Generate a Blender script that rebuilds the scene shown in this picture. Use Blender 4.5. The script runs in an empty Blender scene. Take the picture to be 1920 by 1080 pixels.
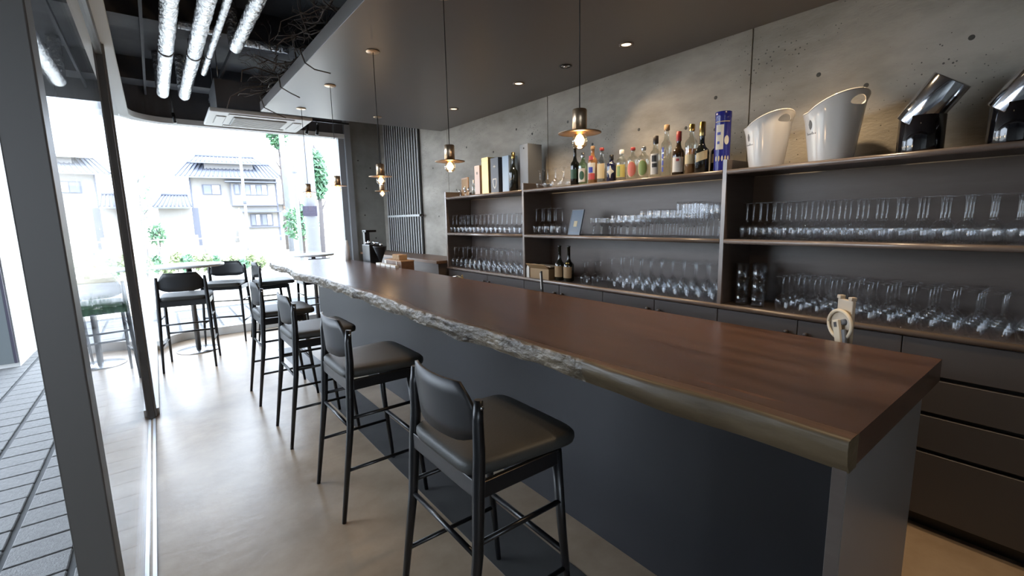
import bpy, bmesh, math, random
from mathutils import Vector, Matrix
random.seed(7)
S = bpy.context.scene
COL = S.collection
PI = math.pi

# ------------------------------------------------------------------ camera
F_PX, YAW, PITCH, ROLL, CAM_H = 861.5, -0.6552, 0.1502, -0.0215, 1.4042
cy, sy = math.cos(YAW), math.sin(YAW)
cp, sp = math.cos(PITCH), math.sin(PITCH)
fwd = Vector((-sy*cp, cy*cp, -sp)); rt = Vector((cy, sy, 0)); up = rt.cross(fwd)
r2 = math.cos(ROLL)*rt + math.sin(ROLL)*up
u2 = -math.sin(ROLL)*rt + math.cos(ROLL)*up
cam = bpy.data.cameras.new('camera'); camo = bpy.data.objects.new('camera', cam); COL.objects.link(camo)
cam.sensor_width = 36; cam.lens = F_PX/1920*36; cam.clip_start = 0.02; cam.clip_end = 400
camo.matrix_world = Matrix(((r2.x, u2.x, -fwd.x, 0), (r2.y, u2.y, -fwd.y, 0), (r2.z, u2.z, -fwd.z, CAM_H), (0, 0, 0, 1)))
S.camera = camo

# ------------------------------------------------------------------ world, sun, exposure
W = bpy.data.worlds.new('sky'); S.world = W; W.use_nodes = True
bg = W.node_tree.nodes['Background']
bg.inputs[0].default_value = (0.755, 0.865, 1.0, 1); bg.inputs[1].default_value = 8.0
sun = bpy.data.lights.new('sun', 'SUN'); sun.energy = 3.0; sun.angle = 0.05; sun.color = (1, .96, .9)
suno = bpy.data.objects.new('sun', sun); COL.objects.link(suno)
suno.rotation_euler = (math.radians(38), math.radians(14), 0)
S.view_settings.view_transform = 'Standard'
S.view_settings.look = 'None'
S.view_settings.exposure = 0.45
S.view_settings.gamma = 1.0
S.view_settings.use_curve_mapping = False
S.cycles.transparent_max_bounces = 40
S.cycles.max_bounces = 10
S.cycles.diffuse_bounces = 5
S.cycles.caustics_reflective = False
S.cycles.caustics_refractive = False
S.cycles.sample_clamp_indirect = 6.0

# ------------------------------------------------------------------ materials
def mat(name, col, rough=.5, metal=0., spec=.5, bump=0., bscale=30., var=0., vscale=6., col2=None, stretch=None, coat=0., detail=6., vcon=(.35, .65)):
    m = bpy.data.materials.new(name); m.use_nodes = True
    nt = m.node_tree; b = nt.nodes['Principled BSDF']
    b.inputs['Base Color'].default_value = (*col, 1)
    b.inputs['Roughness'].default_value = rough
    b.inputs['Metallic'].default_value = metal
    b.inputs['Specular IOR Level'].default_value = spec
    if coat: b.inputs['Coat Weight'].default_value = coat; b.inputs['Coat Roughness'].default_value = .15
    tc = None
    if var or bump or col2:
        tc = nt.nodes.new('ShaderNodeTexCoord'); mp = nt.nodes.new('ShaderNodeMapping')
        nt.links.new(tc.outputs['Object'], mp.inputs[0])
        if stretch: mp.inputs['Scale'].default_value = stretch
    if col2:
        n = nt.nodes.new('ShaderNodeTexNoise'); n.inputs['Scale'].default_value = vscale; n.inputs['Detail'].default_value = detail
        n.inputs['Roughness'].default_value = .62
        r = nt.nodes.new('ShaderNodeValToRGB')
        r.color_ramp.elements[0].color = (*col, 1); r.color_ramp.elements[1].color = (*col2, 1)
        r.color_ramp.elements[0].position = vcon[0]; r.color_ramp.elements[1].position = vcon[1]
        nt.links.new(mp.outputs[0], n.inputs['Vector']); nt.links.new(n.outputs['Fac'], r.inputs[0])
        nt.links.new(r.outputs[0], b.inputs['Base Color'])
    if bump:
        n2 = nt.nodes.new('ShaderNodeTexNoise'); n2.inputs['Scale'].default_value = bscale; n2.inputs['Detail'].default_value = 8
        bp = nt.nodes.new('ShaderNodeBump'); bp.inputs['Strength'].default_value = bump; bp.inputs['Distance'].default_value = .01
        nt.links.new(mp.outputs[0], n2.inputs['Vector']); nt.links.new(n2.outputs['Fac'], bp.inputs['Height'])
        nt.links.new(bp.outputs[0], b.inputs['Normal'])
    return m

def emit(name, col, st):
    m = bpy.data.materials.new(name); m.use_nodes = True
    nt = m.node_tree; nt.nodes.remove(nt.nodes['Principled BSDF'])
    e = nt.nodes.new('ShaderNodeEmission'); e.inputs[0].default_value = (*col, 1); e.inputs[1].default_value = st
    nt.links.new(e.outputs[0], nt.nodes['Material Output'].inputs[0]); return m

def thin_glass(name, tint=(1, 1, 1), lo=.04, hi=.75, power=3.0, rough=.0, gcol=(1, 1, 1)):
    m = bpy.data.materials.new(name); m.use_nodes = True
    nt = m.node_tree; nt.nodes.remove(nt.nodes['Principled BSDF'])
    t = nt.nodes.new('ShaderNodeBsdfTransparent'); t.inputs[0].default_value = (*tint, 1)
    g = nt.nodes.new('ShaderNodeBsdfGlossy'); g.inputs[0].default_value = (*gcol, 1); g.inputs['Roughness'].default_value = rough
    lw = nt.nodes.new('ShaderNodeLayerWeight'); lw.inputs[0].default_value = .5
    p = nt.nodes.new('ShaderNodeMath'); p.operation = 'POWER'; p.inputs[1].default_value = power
    mr = nt.nodes.new('ShaderNodeMapRange'); mr.inputs[3].default_value = lo; mr.inputs[4].default_value = hi
    mx = nt.nodes.new('ShaderNodeMixShader')
    nt.links.new(lw.outputs['Facing'], p.inputs[0]); nt.links.new(p.outputs[0], mr.inputs[0])
    nt.links.new(mr.outputs[0], mx.inputs[0]); nt.links.new(t.outputs[0], mx.inputs[1]); nt.links.new(g.outputs[0], mx.inputs[2])
    nt.links.new(mx.outputs[0], nt.nodes['Material Output'].inputs[0]); return m

M = {}
M['concrete'] = mat('concrete', (.235, .215, .18), .72, col2=(.42, .385, .33), vscale=2.0, bump=.18, bscale=60, detail=12, stretch=(1, .7, 1.7))
def pits(m):
    nt = m.node_tree; b = nt.nodes['Principled BSDF']; src = b.inputs['Base Color'].links[0].from_socket
    tc = nt.nodes.new('ShaderNodeTexCoord'); v = nt.nodes.new('ShaderNodeTexVoronoi'); v.inputs['Scale'].default_value = 42
    n = nt.nodes.new('ShaderNodeTexNoise'); n.inputs['Scale'].default_value = 2.5
    r = nt.nodes.new('ShaderNodeMath'); r.operation = 'MULTIPLY'; r.inputs[1].default_value = .16
    lt = nt.nodes.new('ShaderNodeMath'); lt.operation = 'LESS_THAN'
    sub = nt.nodes.new('ShaderNodeMath'); sub.operation = 'SUBTRACT'; sub.inputs[1].default_value = .40
    mx = nt.nodes.new('ShaderNodeMix'); mx.data_type = 'RGBA'; mx.inputs[7].default_value = (.10, .095, .08, 1)
    sc = nt.nodes.new('ShaderNodeMath'); sc.operation = 'MULTIPLY'; sc.inputs[1].default_value = .65
    nt.links.new(tc.outputs['Object'], v.inputs['Vector']); nt.links.new(tc.outputs['Object'], n.inputs['Vector'])
    nt.links.new(n.outputs['Fac'], sub.inputs[0]); nt.links.new(sub.outputs[0], sc.inputs[0])
    nt.links.new(v.outputs['Distance'], lt.inputs[0]); nt.links.new(sc.outputs[0], lt.inputs[1])
    nt.links.new(src, mx.inputs[6]); nt.links.new(lt.outputs[0], mx.inputs[0]); nt.links.new(mx.outputs[2], b.inputs['Base Color'])
pits(M['concrete'])
M['concrete_dark'] = mat('concrete_dark', (.20, .20, .185), .8, col2=(.30, .30, .28), vscale=2.0, bump=.2, bscale=50)
M['tie'] = mat('tie_hole', (.07, .068, .06), .9)
M['floor'] = mat('floor_concrete', (.29, .208, .138), .31, col2=(.41, .312, .22), vscale=3.0, bump=.10, bscale=26, detail=10, spec=.6)
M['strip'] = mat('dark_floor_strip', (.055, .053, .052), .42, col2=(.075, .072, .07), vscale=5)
M['soffit'] = mat('soffit_paint', (.140, .126, .122), .38, spec=.5)
M['hiceil'] = mat('dark_ceiling', (.085, .089, .10), .75, col2=(.13, .134, .147), vscale=1.3)
M['walnut'] = mat('walnut', (.055, .029, .0195), .27, col2=(.112, .061, .042), vscale=3.2, stretch=(4.5, .45, 4.5), bump=.03, bscale=9, spec=.55, detail=8)
M['live'] = mat('live_edge', (.052, .039, .025), .42, col2=(.19, .145, .092), vscale=11, bump=1.0, bscale=24, detail=9, stretch=(1, .6, 1), spec=.6)
M['live'].node_tree.nodes['Bump'].inputs['Distance'].default_value = .03
M['edgewood'] = mat('sawn_edge_wood', (.075, .052, .028), .45, col2=(.135, .098, .055), vscale=7, bump=.35, bscale=20, stretch=(1, .4, 1.6))
M['sap'] = mat('sapwood', (.085, .046, .028), .3, col2=(.17, .095, .055), vscale=4, stretch=(6, .4, 4))
M['navy'] = mat('counter_front', (.0080, .0083, .0110), .5, col2=(.0105, .011, .0142), vscale=3)
M['endplate'] = mat('end_plate', (.19, .18, .17), .3, col2=(.21, .20, .19), vscale=2)
M['laminate'] = mat('dark_laminate', (.092, .072, .062), .42, col2=(.108, .086, .074), vscale=4, stretch=(1, 1, 6))
M['lamfront'] = mat('cabinet_front', (.088, .077, .073), .42)
M['nosing'] = mat('shelf_nosing', (.16, .125, .105), .25, spec=.7)
M['knob'] = mat('dark_knob', (.02, .015, .013), .35)
M['black'] = mat('black_wood', (.008, .008, .009), .32, spec=.5)
M['leather'] = mat('dark_leather', (.038, .038, .034), .52, bump=.10, bscale=160, spec=.45)
M['backply'] = mat('back_panel_black', (.014, .014, .015), .45, spec=.5)
M['steel'] = mat('steel', (.55, .56, .58), .22, metal=1)
M['chrome'] = mat('chrome', (.75, .76, .78), .08, metal=1)
M['alu'] = mat('aluminium_track', (.75, .77, .8), .35, metal=.6)
M['bronze'] = mat('bronze', (.62, .46, .31), .33, metal=1)
M['brassdisc'] = mat('brass_disc', (.50, .38, .27), .35, metal=1)
M['cable'] = mat('black_cable', (.006, .006, .006), .6)
M['foil'] = mat('foil_duct', (.78, .80, .83), .2, metal=1, bump=1.0, bscale=30, stretch=(1, .8, 1))
M['foil'].node_tree.nodes['Bump'].inputs['Distance'].default_value = .03
M['frame'] = mat('door_frame', (.085, .076, .068), .45, spec=.4)
M['frame_l'] = mat('grey_frame', (.30, .31, .32), .45)
M['white'] = mat('white_plastic', (.72, .70, .66), .3)
M['bucket'] = mat('white_bucket', (.86, .82, .76), .12, spec=.6)
M['print'] = mat('grey_print', (.20, .18, .16), .5)
M['cream'] = mat('cream', (.62, .54, .40), .5)
M['beige'] = mat('beige_plastic', (.50, .43, .33), .4)
M['wood'] = mat('light_wood', (.30, .17, .085), .45, col2=(.40, .24, .12), vscale=5, stretch=(1, .3, 5))
M['brownwood'] = mat('brown_wood', (.115, .06, .032), .38, col2=(.16, .085, .045), vscale=5, stretch=(5, .4, 5))
M['slat'] = mat('grey_slat', (.46, .47, .46), .4, col2=(.52, .53, .52), vscale=3, stretch=(1, 1, .1))
M['slatback'] = mat('slat_back', (.045, .046, .047), .8)
M['twig'] = mat('dry_twig', (.045, .032, .025), .75, col2=(.11, .08, .06), vscale=20)
M['glass'] = thin_glass('window_glass', (.965, .97, .98), .035, .85, 3.5)
M['wine'] = thin_glass('clear_glass', (.975, .98, .985), .045, .6, 3.2)
M['winethick'] = thin_glass('clear_glass_thick', (.93, .94, .95), .07, .6, 2.2)
M['bottleclear'] = thin_glass('bottle_clear', (.80, .82, .80), .08, .85, 2.2)
M['bottlegreen'] = thin_glass('bottle_green_tint', (.55, .68, .50), .08, .85, 2.2)
M['bottlepeach'] = mat('bottle_amber_spirit', (.34, .17, .07), .08, spec=.7)
M['bottledark'] = mat('bottle_dark', (.010, .012, .009), .06, spec=.8)
M['bottleblue'] = mat('bottle_blue', (.010, .014, .05), .06, spec=.8)
M['bottlebrown'] = mat('bottle_brown', (.030, .017, .008), .06, spec=.8)
M['lab_white'] = mat('label_white', (.62, .60, .55), .6)
M['lab_cream'] = mat('label_cream', (.55, .45, .27), .6)
M['lab_red'] = mat('label_red', (.45, .06, .06), .55)
M['lab_pink'] = mat('label_pink', (.60, .17, .13), .55)
M['lab_green'] = mat('label_green', (.20, .28, .09), .55)
M['lab_dkgreen'] = mat('label_dark_green', (.03, .09, .05), .55)
M['lab_yellow'] = mat('label_yellow', (.62, .52, .15), .55)
M['lab_blue'] = mat('label_blue', (.03, .05, .35), .5)
M['lab_black'] = mat('label_black', (.02, .02, .02), .5)
M['cap_gold'] = mat('cap_gold', (.55, .38, .13), .25, metal=1)
M['cap_red'] = mat('cap_red', (.28, .03, .03), .35)
M['cork'] = mat('cork', (.40, .25, .13), .8)
M['tinblue'] = mat('blue_tin', (.018, .022, .22), .25, spec=.6)
M['gold'] = mat('gold_card', (.60, .42, .16), .35, metal=.4)
M['pinkgold'] = mat('pink_card', (.48, .36, .30), .4)
M['boxdark'] = mat('dark_card', (.045, .045, .05), .4)
M['boxblue'] = mat('pale_blue_card', (.36, .46, .56), .4)
M['boxgrey'] = mat('grey_card', (.15, .16, .175), .4)
M['kraft'] = mat('kraft', (.30, .19, .09), .7)
M['menublue'] = mat('menu_blue', (.10, .14, .19), .4)
M['blackgloss'] = mat('black_gloss', (.006, .006, .008), .07, spec=.8)
M['silver'] = mat('silver_tube', (.58, .60, .64), .12, metal=1)
M['darkin'] = mat('dark_inside', (.03, .03, .03), .5)
M['ac'] = mat('ac_white', (.60, .60, .59), .45)
M['acgrille'] = mat('ac_grille', (.30, .31, .31), .5)
M['paver'] = mat('paver', (.085, .085, .085), .6, col2=(.14, .14, .14), vscale=40, bump=.35, bscale=140)
M['pavjoint'] = mat('paver_bed', (.065, .068, .072), .8)
M['road'] = mat('road', (.42, .42, .42), .8, col2=(.5, .5, .5), vscale=3)
M['soil'] = mat('verge_ground', (.40, .36, .26), .9, col2=(.52, .48, .38), vscale=2)
M['exwall'] = mat('house_wall', (.30, .29, .28), .8)
M['exwhite'] = mat('white_render', (.72, .72, .70), .7)
M['roof'] = mat('roof_tile', (.14, .155, .195), .6, col2=(.165, .18, .22), vscale=3)
M['exdark'] = mat('house_dark_trim', (.105, .115, .155), .6)
M['exglass'] = mat('house_window', (.15, .165, .20), .35, spec=.7)
M['leafg'] = mat('leaf_green', (.075, .17, .095), .6, col2=(.12, .25, .13), vscale=3)
M['leafy'] = mat('leaf_yellow_green', (.19, .24, .11), .6)
M['trunk'] = mat('trunk', (.09, .08, .08), .9)
M['pole'] = mat('concrete_pole', (.23, .235, .26), .8)
M['sign'] = mat('sign_dark', (.035, .03, .05), .4)
M['signred'] = mat('sign_red', (.55, .03, .03), .5)
M['signgrey'] = mat('sign_grey', (.10, .115, .12), .5)
M['bulb'] = emit('bulb_glass_glow', (1.0, .50, .20), 1.1)
M['filament'] = emit('filament', (1.0, .60, .30), 9)
M['bulbglass'] = thin_glass('bulb_glass', (1, .86, .66), .05, .5, 2.0)
M['downlamp'] = emit('downlight_glow', (1.0, .78, .52), 2.0)

# ------------------------------------------------------------------ helpers
def link(name, me, m, parent=None, smooth=False):
    if m is not None and not me.materials: me.materials.append(m)
    if smooth:
        for p in me.polygons: p.use_smooth = True
    o = bpy.data.objects.new(name, me); COL.objects.link(o)
    if parent: o.parent = parent
    return o
def tag(o, label, cat, group=None, kind=None):
    o['label'] = label
    o['category'] = cat
    if group: o['group'] = group
    if kind: o['kind'] = kind
    return o
def struct(o): o['kind'] = 'structure'; return o
def E(name, label=None, cat=None, loc=(0, 0, 0), rz=0, group=None):
    o = bpy.data.objects.new(name, None); COL.objects.link(o); o.location = loc; o.rotation_euler = (0, 0, rz)
    o.empty_display_size = .05
    if label: tag(o, label, cat, group)
    return o
def children(o): return [c for c in COL.objects if c.parent == o]
def copy_tree(o, parent=None):
    c = o.copy(); COL.objects.link(c); c.parent = parent
    for ch in o.children: copy_tree(ch, c)
    return c
def pyd(name, v, f, m, parent=None, smooth=False):
    me = bpy.data.meshes.new(name); me.from_pydata([tuple(p) for p in v], [], f); me.update()
    return link(name, me, m, parent, smooth)
def bmo(name, bm, m, parent=None, smooth=False):
    bmesh.ops.recalc_face_normals(bm, faces=bm.faces[:])
    me = bpy.data.meshes.new(name); bm.to_mesh(me); bm.free(); return link(name, me, m, parent, smooth)
def bbox(bm, x0, x1, y0, y1, z0, z1, bev=0, seg=2):
    vs = [bm.verts.new(p) for p in ((x0,y0,z0),(x1,y0,z0),(x1,y1,z0),(x0,y1,z0),(x0,y0,z1),(x1,y0,z1),(x1,y1,z1),(x0,y1,z1))]
    fs = [bm.faces.new([vs[i] for i in q]) for q in ((3,2,1,0),(4,5,6,7),(0,1,5,4),(1,2,6,5),(2,3,7,6),(3,0,4,7))]
    if bev:
        es = list({e for f in fs for e in f.edges})
        bmesh.ops.bevel(bm, geom=es, offset=bev, segments=seg, affect='EDGES', profile=.5)
def box(name, x0, x1, y0, y1, z0, z1, m, parent=None, bev=0, seg=2):
    bm = bmesh.new(); bbox(bm, min(x0,x1), max(x0,x1), min(y0,y1), max(y0,y1), min(z0,z1), max(z0,z1), bev, seg)
    return bmo(name, bm, m, parent)
def tubev(pts, rad, seg=8, cap=True):
    n = len(pts); pts = [Vector(p) for p in pts]
    if not isinstance(rad, (list, tuple)): rad = [rad]*n
    V, Fc = [], []
    pa = None
    for i in range(n):
        d = (pts[min(i+1, n-1)]-pts[max(i-1, 0)]).normalized()
        if pa is None:
            a = d.orthogonal().normalized()
        else:
            a = (pa - d*pa.dot(d)).normalized()
        pa = a; b = d.cross(a)
        for k in range(seg):
            t = 2*PI*k/seg; V.append(pts[i]+(a*math.cos(t)+b*math.sin(t))*rad[i])
    for i in range(n-1):
        for k in range(seg):
            Fc.append((i*seg+k, i*seg+(k+1) % seg, (i+1)*seg+(k+1) % seg, (i+1)*seg+k))
    if cap:
        Fc.append(tuple(range(seg-1, -1, -1))); Fc.append(tuple((n-1)*seg+k for k in range(seg)))
    return V, Fc
def tube(name, pts, rad, m, parent=None, seg=8):
    V, Fc = tubev(pts, rad, seg); o = pyd(name, V, Fc, m, parent)
    for p in o.data.polygons: p.use_smooth = len(p.vertices) == 4
    return o
def lathe_mesh(prof, seg=20, cx=0, cyy=0, cz=0):
    V, Fc = [], []
    idx = []
    for (r, z) in prof:
        if r < 1e-6: idx.append([len(V)]); V.append((cx, cyy, cz+z))
        else:
            idx.append(list(range(len(V), len(V)+seg)))
            for k in range(seg):
                t = 2*PI*k/seg; V.append((cx+r*math.cos(t), cyy+r*math.sin(t), cz+z))
    for a, b in zip(idx, idx[1:]):
        for k in range(seg):
            k2 = (k+1) % seg
            q = [a[k % len(a)], a[k2 % len(a)], b[k2 % len(b)], b[k % len(b)]]
            q2 = []
            for i in q:
                if i not in q2: q2.append(i)
            if len(q2) > 2: Fc.append(tuple(q2))
    return V, Fc
def lathe(name, prof, m, parent=None, seg=20, c=(0, 0, 0)):
    V, Fc = lathe_mesh(prof, seg, *c)
    return pyd(name, V, Fc, m, parent, True)
def prism(name, poly, axis, a, b, m, parent=None, bev=0):
    # poly: 2d points; axis 'x','y','z' is the extrusion axis
    def P(p, t): return {'x': (t, p[0], p[1]), 'y': (p[0], t, p[1]), 'z': (p[0], p[1], t)}[axis]
    bm = bmesh.new(); n = len(poly)
    A = [bm.verts.new(P(p, a)) for p in poly]; B = [bm.verts.new(P(p, b)) for p in poly]
    bm.faces.new(A); bm.faces.new(B)
    for i in range(n): bm.faces.new((A[i], A[(i+1) % n], B[(i+1) % n], B[i]))
    if bev: bmesh.ops.bevel(bm, geom=bm.edges[:], offset=bev, segments=2, affect='EDGES')
    return bmo(name, bm, m, parent)
def disc_pts(cx, cyy, r, n=32, ry=None): return [(cx+r*math.cos(2*PI*k/n), cyy+(ry or r)*math.sin(2*PI*k/n)) for k in range(n)]

# ================================================================== SETTING
XW, ZC, ZH, YF = 2.86, 2.457, 3.15, 7.0
XG = -.165                       # glass line on the street side
fl = struct(box('floor', -.21, XW+.15, -2.0, 7.1, -.12, 0, M['floor']))
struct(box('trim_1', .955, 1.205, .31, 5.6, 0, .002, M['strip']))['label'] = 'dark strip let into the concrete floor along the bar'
# right wall: backing plus cast concrete panels with open joints and tie holes
wr = struct(box('wall_right', XW+.012, XW+.2, -2.0, 7.2, 0, ZH, M['concrete_dark']))
ys = [-2.0, -.40, 1.383, 3.152, 4.92, 7.0]
for a, b in zip(ys, ys[1:]):
    box('concrete_panel', XW, XW+.012, a+.003, b-.003, 0, ZH-.003, M['concrete'], wr, bev=.002, seg=1)
for (y, z) in [(2.171,2.022),(1.794,1.972),(1.589,1.93),(.452,2.129),(1.029,2.119),(.815,2.017),(3.364,2.173),(3.989,2.087),(1.595,2.122),(2.62,1.98),(2.9,2.2),(4.5,2.2),(4.75,1.75),(5.2,1.45),(5.3,2.05),(4.7,1.2),(3.6,2.25)]:
    lathe('tie_hole', [(0, 0), (.009, 0), (.012, .0015)], M['tie'], wr, 12).matrix_local = Matrix.Translation((XW-.0012, y, z)) @ Matrix.Rotation(PI/2, 4, 'Y')
# far wall: concrete pier beside the window, beam above it
struct(box('wall_far', 2.40, XW+.15, 6.93, 7.2, 0, ZH, M['concrete_dark']))
wf = bpy.data.objects['wall_far']
for (x, z) in [(2.5,2.3),(2.68,2.2),(2.55,1.5),(2.7,1.15),(2.6,1.9)]:
    lathe('tie_hole', [(0, 0), (.009, 0), (.012, .0015)], M['tie'], wf, 12).matrix_local = Matrix.Translation((x, 6.9288, z)) @ Matrix.Rotation(-PI/2, 4, 'X')
struct(box('trim_2', 2.32, 2.40, 6.90, 7.2, 0, ZH, M['frame_l']))
struct(box('wall_far_beam', .25, 2.32, 7.0, 7.2, 2.63, ZH, M['hiceil']))
struct(box('wall_back', -.25, XW+.2, -2.1, -2.0, 0, ZH, M['concrete_dark']))
wl = struct(box('window_added', XG-.03, XG+.03, -2.0, -.15, 0, .05, M['frame']))  # unseen glazing, added to let daylight onto the bar's end plate
box('pane', XG-.004, XG+.004, -2.0, -.15, .05, 2.60, M['glass'], wl)
box('stile', XG-.03, XG+.03, -.21, -.15, .05, 2.60, M['frame'], wl)
# dark upper ceiling with beams, dropped soffit over the bar
hc = struct(box('ceiling', -.3, XW+.2, -2.1, 7.3, ZH, ZH+.1, M['hiceil']))
for y in (.6, 2.5, 4.55, 6.4):
    box('ceiling_beam', -.12, XW, y, y+.28, ZH-.22, ZH, M['hiceil'], hc)
for x in (.08, .7):
    box('ceiling_rail', x, x+.02, -1.9, 6.98, ZH-.26, ZH-.22, M['hiceil'], hc)
struct(box('ceiling_soffit', .92, XW, -2.0, 5.05, ZC, ZC+.085, M['soffit'], bev=.003))
# curved header strip that carries the glazing (street side, corner, far side)
def corner(off, n=14):
    cx, cyy, r = XG+.46, 6.54, .46+off
    return [(cx-r*math.cos(PI/2*k/n), cyy+r*math.sin(PI/2*k/n)) for k in range(n+1)]
def run(off, y0=-2.0, x1=2.32): return [(XG-off, y0)]+corner(off)+[(x1, 7.0+off)]
def band(name, path_in, path_out, z0, z1, m, parent=None, smooth=False):
    n = len(path_in); V = []
    for p in path_in: V += [(p[0], p[1], z0), (p[0], p[1], z1)]
    for p in path_out: V += [(p[0], p[1], z0), (p[0], p[1], z1)]
    Fc = []
    o = 2*n
    for i in range(n-1):
        a = 2*i
        Fc += [(a, a+2, a+3, a+1), (o+a, o+a+1, o+a+3, o+a+2), (a+1, a+3, o+a+3, o+a+1), (a, o+a, o+a+2, a+2)]
    Fc += [(0, 1, o+1, o), (2*n-2, o+2*n-2, o+2*n-1, 2*n-1)]
    return pyd(name, V, Fc, m, parent, smooth)
struct(band('trim_3', run(-.08), run(.06), 2.60, 2.66, M['exwhite']))
struct(band('wall_header', run(-.03), run(.05), 2.66, ZH, M['hiceil']))
w1 = struct(band('window_1', run(-.05, 4.25), run(.05, 4.25), 0, .05, M['exwhite']))
w1['label'] = 'floor to ceiling glazing with a rounded corner and a white kerb'
band('kerb', corner(-.12)+[(2.32, 6.88)], corner(-.05)+[(2.32, 6.95)], 0, .10, M['exwhite'], w1)
band('pane', run(-.004, 4.25)[:1]+corner(-.004)[:1], run(.004, 4.25)[:1]+corner(.004)[:1], .05, 2.60, M['glass'], w1)
band('pane', corner(-.004), corner(.004), .05, 2.60, M['glass'], w1, True)
band('pane', corner(-.004)[-1:]+[(2.24, 6.996)], corner(.004)[-1:]+[(2.24, 7.004)], .05, 2.60, M['glass'], w1)
box('mullion', 2.24, 2.32, 6.96, 7.04, .05, 2.60, M['frame_l'], w1)
# sliding door: near stile, far stile, rails, pane; double track in the floor
d1 = struct(box('door_1', XG-.035, XG+.027, 1.22, 1.30, .006, 2.60, M['frame'], bev=.003))
d1['label'] = 'open sliding glass door with dark metal stiles'
box('stile', XG-.022, XG+.022, 4.16, 4.25, .006, 2.60, M['frame'], d1, bev=.002)
box('stile_lip', XG+.022, XG+.034, 4.20, 4.25, .006, 2.60, M['frame_l'], d1)
box('rail', XG-.02, XG+.02, 1.30, 4.16, 2.52, 2.60, M['frame'], d1)
box('pane', XG-.004, XG+.004, 1.30, 4.16, .02, 2.52, M['glass'], d1)
for x in (XG-.016, XG+.010):
    struct(box('trim_4', x, x+.014, -.1, 6.54, 0, .006, M['alu']))

# ================================================================== BAR COUNTER
CT = .95
bar = E('bar_counter', 'long walnut slab bar counter with a rough live edge and dark panelled front', 'bar counter', (1.42, 0, 0))
def front_x(y):
    return 1.035 + .012*math.sin(y*2.1+.6) + .008*math.sin(y*5.3) + .004*math.sin(y*13.1+1) - (.03*math.exp(-((y-4.6)/.35)**2)) + .02*math.exp(-((y-5.1)/.3)**2)
NY = 260; Y0, Y1 = .274, 6.05
OX = 1.42
V, Fc, Ve, Fe = [], [], [], []
ny = NY+1
for i in range(ny):
    y = Y0+(Y1-Y0)*i/NY
    fx = front_x(y)
    V += [(fx-OX, y, CT), (1.865-OX, y, CT), (1.865-OX, y, CT-.07), (fx+.05-OX, y, CT-.07), (fx+.03-OX, y, CT-.04)]
for i in range(NY):
    a = 5*i
    for k in range(5):
        Fc.append((a+k, a+5+k, a+5+(k+1) % 5, a+(k+1) % 5))
Fc += [(0, 1, 2, 3, 4), tuple(5*NY+k for k in (4, 3, 2, 1, 0))]
slab = pyd('slab', V, Fc, M['walnut'], bar)
bm = bmesh.new(); bm.from_mesh(slab.data); bmesh.ops.recalc_face_normals(bm, faces=bm.faces[:]); bm.to_mesh(slab.data); bm.free()
# the live edge: a knobbly skin running along the front
K = 9
rnd = random.Random(3)
lump = [[rnd.uniform(-1, 1) for _ in range(K)] for _ in range(ny)]
for i in range(ny):
    y = Y0+(Y1-Y0)*i/NY; fx = front_x(y)
    amp = .0015 + .0055*min(1, max(0, (y-.75)/1.0))
    crack = .012*math.exp(-((y-2.34)/.010)**2)+.006*math.exp(-((y-1.62)/.008)**2)
    for k in range(K):
        t = k/(K-1)
        dz = CT+.0012-.074*t + (.006*math.sin(y*6+1) + .004*math.sin(y*17))*t*min(1, y-.2 if y < 1.2 else 1)
        bul = .007*math.sin(PI*t) - .014*t*t + .003*math.sin(y*9+t*3)
        s = sum(lump[min(ny-1, max(0, i+q))][k] for q in (-1, 0, 1))/3
        x = fx - .004 - bul + s*amp*(0.2 if k == 0 else 1.6) + crack
        Ve.append((x-OX, y-.0008 if i == 0 else y, dz))
    Ve.append((fx+.012-OX, y, CT+.0012))
K1 = K+1
for i in range(NY):
    a = i*K1
    for k in range(K-1): Fe.append((a+k, a+k+1, a+K1+k+1, a+K1+k))
    Fe.append((a+K, a, a+K1, a+K1+K))
nsm = int(NY*(1.0-Y0)/(Y1-Y0))
le = pyd('live_edge', Ve, [f for f in Fe if min(f)//K1 >= nsm], M['live'], bar, True); le['label'] = 'rough bark-like live edge'
se = pyd('sawn_edge', Ve, [f for f in Fe if min(f)//K1 < nsm], M['edgewood'], bar, True); se['label'] = 'smoother olive brown stretch of the edge'
fx0 = front_x(Y0)
cap_v = [(v[0], Y0-.0009, v[2]) for v in Ve[:K]]+[(fx0+.055-OX, Y0-.0009, CT-.0735), (fx0+.055-OX, Y0-.0009, CT+.0005), (fx0+.012-OX, Y0-.0009, CT+.0012)]
pyd('edge_cap', cap_v, [tuple(range(len(cap_v)))], M['edgewood'], bar)
V = []; Fs = []
for i in range(0, ny):
    y = Y0+(Y1-Y0)*i/NY; fx = front_x(y)
    w = .030+.010*math.sin(y*3)+.005*math.sin(y*11)
    V += [(fx+.012-OX, y, CT+.0011), (fx+.012+w-OX, y, CT+.0004)]
for i in range(ny-1): Fs.append((2*i, 2*i+1, 2*i+3, 2*i+2))
pyd('sapwood_band', V, Fs, M['sap'], bar)
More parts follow.
